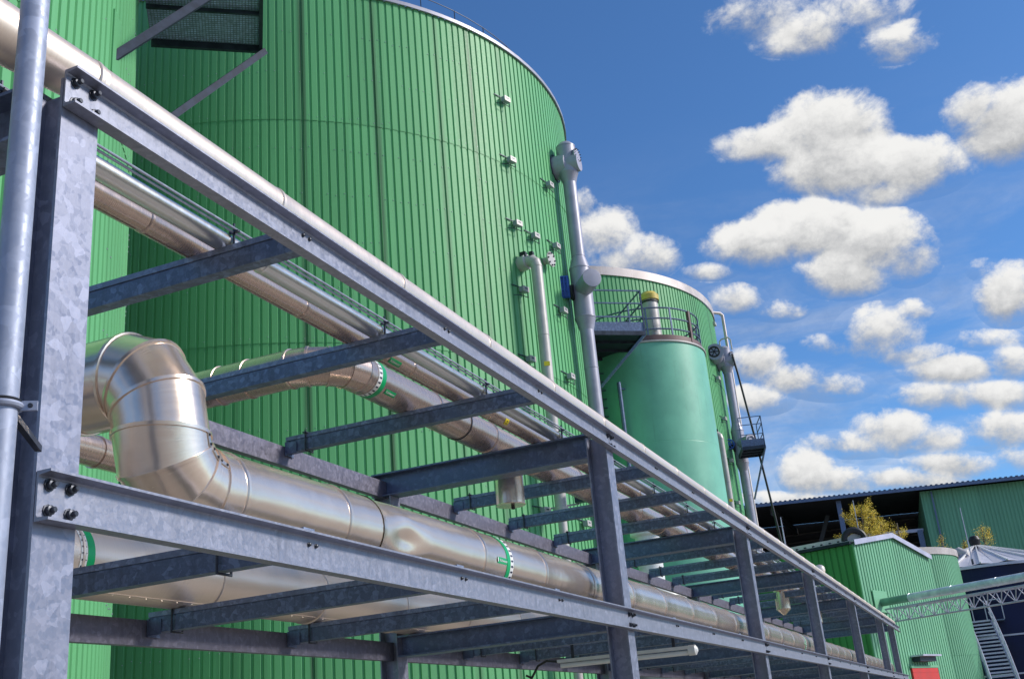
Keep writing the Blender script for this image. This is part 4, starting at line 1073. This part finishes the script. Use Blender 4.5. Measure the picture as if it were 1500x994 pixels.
# stairs climbing the navy tank
st = thing('stairs', 'steel stairs with curved railings climbing the side of the navy tank', 'stairs', (0, 64, GZ))
NS = 30; sw = 1.25; base = Vector((.05, 61.2, -2.2)); dv = Vector((-.06, 1, 0)).normalized(); du = Vector((1, .06, 0)).normalized()
def stp(q): return base+dv*(.23*q)+k_*(.205*q)+du*(.42-.42*(q/31)**2.4)
tread = MB(); tread.box(-sw/2, sw/2, -.13, .13, -.02, .02); tread.box(-sw/2, sw/2, -.135, -.115, -.06, .03)
TM = tread.mesh('tread', 'flash')
NS = 32
for q in range(9, NS): inst('tread', TM, st, stp(q))
for s in (-1, 1):
    mb = MB(); mb.tube([stp(q)+du*s*(sw/2+.03)+k_*-.05 for q in range(4, NS)], .07, 6); mb.build('stringer', 'galv_blue', st)
    for h in (.45, .75, 1.05):
        mb = MB(); mb.tube([stp(q)+du*s*(sw/2+.03)+k_*h for q in range(6, NS)], .035, 6); mb.build('hand_rail', 'flash', st)
    for q in range(8, NS, 4): MB().bar(stp(q)+du*s*(sw/2+.03), stp(q)+du*s*(sw/2+.03)+k_*1.06, .05, .05).build('rail_post', 'flash', st)
tpp = stp(NS-1)
MB().box(tpp.x-.8, tpp.x+1.4, tpp.y+.1, tpp.y+1.7, tpp.z-.06, tpp.z).build('top_landing', 'galv_blue', st)
for xx in (-.8, -.2, .5, 1.4): MB().bar((tpp.x+xx, tpp.y+.15, tpp.z), (tpp.x+xx, tpp.y+.15, tpp.z+1.1), .05, .05).build('rail_post', 'flash', st)
MB().bar((tpp.x+.8, tpp.y+.15, tpp.z+1.1), (tpp.x+1.4, tpp.y+.15, tpp.z+1.1), .05, .05).build('hand_rail', 'flash', st)
for sx in (-.6, 1.2): MB().bar((tpp.x+sx, tpp.y+1.2, GZ), (tpp.x+sx, tpp.y+1.2, tpp.z-.05), .1, .1).build('prop', 'galv_blue', st)
# lower landing with rails
mid = stp(9)
fm = MB(); fm.box(mid.x-1.1, mid.x+.9, mid.y-1.5, mid.y-.1, mid.z-.1, mid.z-.04); fm.build('lower_landing', 'galv_blue', st)
for xx in (-1.1, -.75, .85):
    MB().bar((mid.x+xx, mid.y-1.4, mid.z), (mid.x+xx, mid.y-1.4, mid.z+1.1), .05, .05).build('rail_post', 'flash', st)
MB().bar((mid.x-.75, mid.y-1.4, mid.z+1.1), (mid.x+.85, mid.y-1.4, mid.z+1.1), .05, .05).build('hand_rail', 'flash', st)
MB().bar((mid.x-.75, mid.y-1.4, mid.z+.55), (mid.x+.85, mid.y-1.4, mid.z+.55), .05, .05).build('hand_rail', 'flash', st)
MB().bar((mid.x-1.9, mid.y-2.2, mid.z-.7), (mid.x-.75, mid.y-1.4, mid.z+1.1), .05, .05).build('hand_rail', 'flash', st)
for xx in (-1.0, .8): MB().bar((mid.x+xx, mid.y-.8, GZ), (mid.x+xx, mid.y-.8, mid.z-.1), .1, .1).build('prop', 'galv_blue', st)

# ================================================================== pipe bridge
pb = thing('pipe_bridge', 'slender white lattice truss crossing in front of the green shed', 'truss', (-1, 47, 4))
pA = P0+gr_*1.85+k_*4.22; pB = Vector((4.65, 44.2, 4.22)); pdv = (pB-pA).normalized(); pend = pA+pdv*16
pp = thing('bridge_pipe', 'pale blue grey pipe lying over the lattice truss, entering the green shed', 'pipe', pA)
L_ = 2.0; s0 = -.1; kk = 0
while s0 < 16:
    MB().lathe([(.165, 0), (.175, .004), (.175, .03), (.165, .034), (.165, L_ if kk else 1.6)], pA+pdv*s0, pdv, 20, False, False).build('pipe_section', 'greygreen' if kk == 0 else 'paleblue', pp)
    s0 += (L_ if kk else 1.6); kk += 1
wp_ = MB().obox(pA-gl_*.06+k_*.05, gr_, -gl_, k_, .75, .02, .45).build('wall_plate', 'green2', pp)
side_ = Vector((-pdv.y, pdv.x, 0))
tA_ = pA+k_*-.33+pdv*.4
chords = {}
for nm, off in (('a', side_*.28), ('b', side_*-.28), ('c', k_*-.52)):
    a, b = tA_+off, tA_+off+pdv*15.6; chords[nm] = (a, b)
    MB().cyl(a, b, .035, 8).build('chord', 'flash', pb)
nb = 26
for q in range(nb):
    f0, f1 = q/nb, (q+.5)/nb; f2 = (q+1)/nb
    at = lambda nm, f: chords[nm][0]+(chords[nm][1]-chords[nm][0])*f
    for nm in 'ab':
        MB().cyl(at(nm, f0), at('c', f1), .02, 6).build('lattice_bar', 'flash', pb); MB().cyl(at('c', f1), at(nm, f2), .02, 6).build('lattice_bar', 'flash', pb)
    MB().cyl(at('a', f0), at('b', f2), .018, 6).build('lattice_bar', 'flash', pb)
for q in range(5): p = tA_+pdv*(1.2+3.2*q); MB().bar(p-side_*.3, p+side_*.3, .06, .06).build('pipe_saddle', 'galv_blue', pb)
for f in (.985,): MB().bar(at('c', f), Vector((at('c', f).x, at('c', f).y, GZ)), .25, .25).build('trestle_leg', 'galv_blue', pb)

# ================================================================== big hall behind
hn = Vector((math.sin(YAW)*0, 0, 0))
ha = Vector((-17.4, 98.2, 0)); hb_ = Vector((5.5, 99.85, 0)); hd = (hb_-ha).normalized(); hin = Vector((-hd.y, hd.x, 0)); k_ = Vector((0, 0, 1))
ha = ha-hd*14; HL = 60.0
hz0, hz1 = 18.65, 15.3                      # eave height at the left and right
def hz(s): return 18.55-(s/40.0)*1.62
hall = thing('open_hall', 'large green hall with open dark bays and blue roof edge in the background', 'building', (ha.x, ha.y, GZ))
depth = 26.0
rf = MB(); q0, q1 = ha-hin*1.2, ha+hd*HL-hin*1.2
rf.add([q0+k_*hz(0), q1+k_*hz(HL), q1+hin*(depth+1)+k_*(hz(HL)+2.2), q0+hin*(depth+1)+k_*(hz(0)+2.2)]+[q0+k_*(hz(0)+.10), q1+k_*(hz(HL)+.10), q1+hin*(depth+1)+k_*(hz(HL)+2.3), q0+hin*(depth+1)+k_*(hz(0)+2.3)], [(0,1,2,3), (4,5,6,7), (0,1,5,4), (1,2,6,5), (2,3,7,6), (3,0,4,7)])
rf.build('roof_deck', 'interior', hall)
fa = MB(); fa.bar(q0-hin*.03+k_*(hz(0)-.06), q1-hin*.03+k_*(hz(HL)-.06), .05, .26); fa.build('roof_fascia', 'galv_blue', hall)
rb = MB(); ns = int(HL/.42)
for q in range(ns): s = HL*q/ns; rb.obox(q0+hd*s+hin*.35+k_*(hz(s)+.14), hd, hin, k_, .10, .40, .03)
w_o = rb.build('roof_ribs', 'galv_blue', hall); w_o['kind'] = 'stuff'
sO = (Vector((-2.84, 99.3, 0))-ha).dot(hd)      # where the closed wall starts
clad_wall(hall, ha+hd*sO, hd, -hin, HL-sO, lambda s: hz(s+sO)-.12, GZ, 'green2', 1.5, 5, .045, .09)
MB().add([ha+hd*sO+k_*GZ, ha+hd*sO+hin*depth+k_*GZ, ha+hd*sO+hin*depth+k_*hz(sO), ha+hd*sO+k_*(hz(sO)-.1)], [(0,1,2,3)]).build('side_wall', 'green2', hall, 0)
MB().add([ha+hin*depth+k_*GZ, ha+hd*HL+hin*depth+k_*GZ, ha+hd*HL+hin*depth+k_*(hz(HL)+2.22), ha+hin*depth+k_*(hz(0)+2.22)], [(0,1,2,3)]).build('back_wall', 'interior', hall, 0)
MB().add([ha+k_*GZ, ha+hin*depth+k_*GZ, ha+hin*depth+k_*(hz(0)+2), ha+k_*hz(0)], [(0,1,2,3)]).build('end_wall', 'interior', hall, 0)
MB().add([ha+hd*HL+k_*GZ, ha+hd*HL+hin*depth+k_*GZ, ha+hd*HL+hin*depth+k_*(hz(HL)+2), ha+hd*HL+k_*hz(HL)], [(0,1,2,3)]).build('end_wall', 'green2', hall, 0)
for s in (3.0, (Vector((-9.66, 98.8, 0))-ha).dot(hd)):
    p = ha+hd*s; MB().bar(p+k_*GZ, p+k_*(hz(s)-.2), .42, .42, hd).build('post', 'galv_blue', hall)
for s in (sO+.9, sO+9.2):
    p = ha+hd*s-hin*.12; MB().bar(p+k_*GZ, p+k_*(hz(s)-.25), .28, .12, hd).build('rain_pipe', 'galv_blue', hall)
# purlins on the back wall and rafters
for q in range(15):
    z = 7.0+.85*q; MB().bar(ha+hin*(depth-.5)+k_*z, ha+hd*sO+hin*(depth-.5)+k_*z, .2, .16).build('wall_rail', 'purlin', hall)
for s in (2.0, 9.0, 16.0):
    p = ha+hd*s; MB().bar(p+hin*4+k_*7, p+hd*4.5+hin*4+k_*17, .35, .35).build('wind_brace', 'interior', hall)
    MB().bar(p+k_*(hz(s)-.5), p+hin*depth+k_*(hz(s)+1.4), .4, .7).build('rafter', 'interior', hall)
# inner portal
ip = ha+hd*(sO-5.2); MB().bar(ip+hin*1.5+k_*14.4, ip+hd*4.9+hin*1.5+k_*14.2, .22, .28).build('inner_lintel', 'flash', hall)
MB().bar(ip+hd*4.6+hin*1.4+k_*GZ, ip+hd*4.6+hin*1.4+k_*14.2, .45, .45, hd).build('inner_post', 'galv_blue', hall)
MB().bar(ip+hd*.2+hin*1.4+k_*GZ, ip+hd*.2+hin*1.4+k_*14.4, .2, .2, hd).build('inner_post', 'flash', hall)
for z in (11.6, 11.0): MB().bar(ip+hd*1.6+hin*1.6+k_*z, ip+hd*4.2+hin*1.6+k_*z, .1, .1).build('inner_rail', 'flash', hall)
rv = thing('roof_hood', 'low pale roof hood on top of the background hall', 'roof vent', (2, 104, 19))
s = (Vector((.6, 100, 0))-ha).dot(hd); c0 = ha+hd*s+hin*6
MB().prism([(-2.8, 0), (2.8, 0), (2.6, .55), (1.2, 1.0), (-1.2, 1.0), (-2.6, .55)], c0+k_*(hz(s)+.2), hd, k_, hin*5).build('hood', 'roofwhite', rv)
MB().obox(c0+hin*2.5+k_*(hz(s)+.1), hd, hin, k_, 3.0, 2.7, .12).build('kerb', 'flash_old', rv)

# ================================================================== yellow birches behind the shed
def birch(x, y, ztop, rad, h, lab, n):
    t = thing('birch_tree', lab, 'tree', (x, y, GZ), 'young yellow birches behind the sheds')
    rnd = random.Random(int(x*100)+int(y)); tr = MB(); tips = []
    tr.tube([(x, y, GZ), (x+.05, y, ztop-h*1.2), (x-.03, y+.03, ztop-h*.5), (x, y, ztop-.1)], .05, 6)
    for q in range(int(16+n/300)):
        z = ztop-h*rnd.uniform(.12, 1.05); a = rnd.uniform(0, 6.28); f = (ztop-z)/h; l = rad*(.35+.75*math.sqrt(min(1, f)))*rnd.uniform(.65, 1.15)
        p0 = Vector((x, y, z-.3)); p2 = p0+Vector((math.cos(a)*l, math.sin(a)*l, l*rnd.uniform(.7, 1.5))); p1 = (p0+p2)/2+Vector((0,0,.12))
        tr.tube([p0, p1, p2], .012, 4); tips += [p0+(p2-p0)*g for g in (.45, .65, .8, .9, 1.0, 1.06)]
    tr.build('trunk', 'bark', t)
    lf = MB()
    for q in range(n):
        c = rnd.choice(tips)+Vector((rnd.gauss(0, .09), rnd.gauss(0, .09), rnd.gauss(0, .13)))
        a = Vector((rnd.gauss(0,1), rnd.gauss(0,1), rnd.gauss(0,1))).normalized(); b = a.orthogonal().normalized(); s = rnd.uniform(.025, .055)
        lf.add([c-a*s, c+b*s*.5, c+a*s, c-b*s*.5], [(0,1,2,3)])
    lf.build('crown', 'leaf', t, 0)
birch(-6.0, 74.7, 12.6, 1.05, 2.5, 'largest yellow birch crown, against the dark open bay of the hall', 5200)
birch(-7.6, 74.6, 11.1, .55, 1.3, 'low yellow birch sprig at the left foot of the largest birch', 700)
birch(-4.95, 74.9, 11.5, .65, 1.7, 'yellow birch leaning out to the right of the largest birch', 2000)
birch(-3.95, 75.2, 11.4, .6, 1.9, 'narrow yellow birch before the pale inner frame of the hall', 1400)
birch(-1.55, 82, 11.2, .30, 1.2, 'thin yellow sprig left of the pale goose-neck vent', 240)
birch(-.2, 84, 10.8, .30, 1.2, 'thin yellow sprig between goose-neck vent and cone apex', 240)
birch(1.15, 84, 11.6, .7, 2.0, 'yellow birch behind the right of the cone roof apex', 1300)
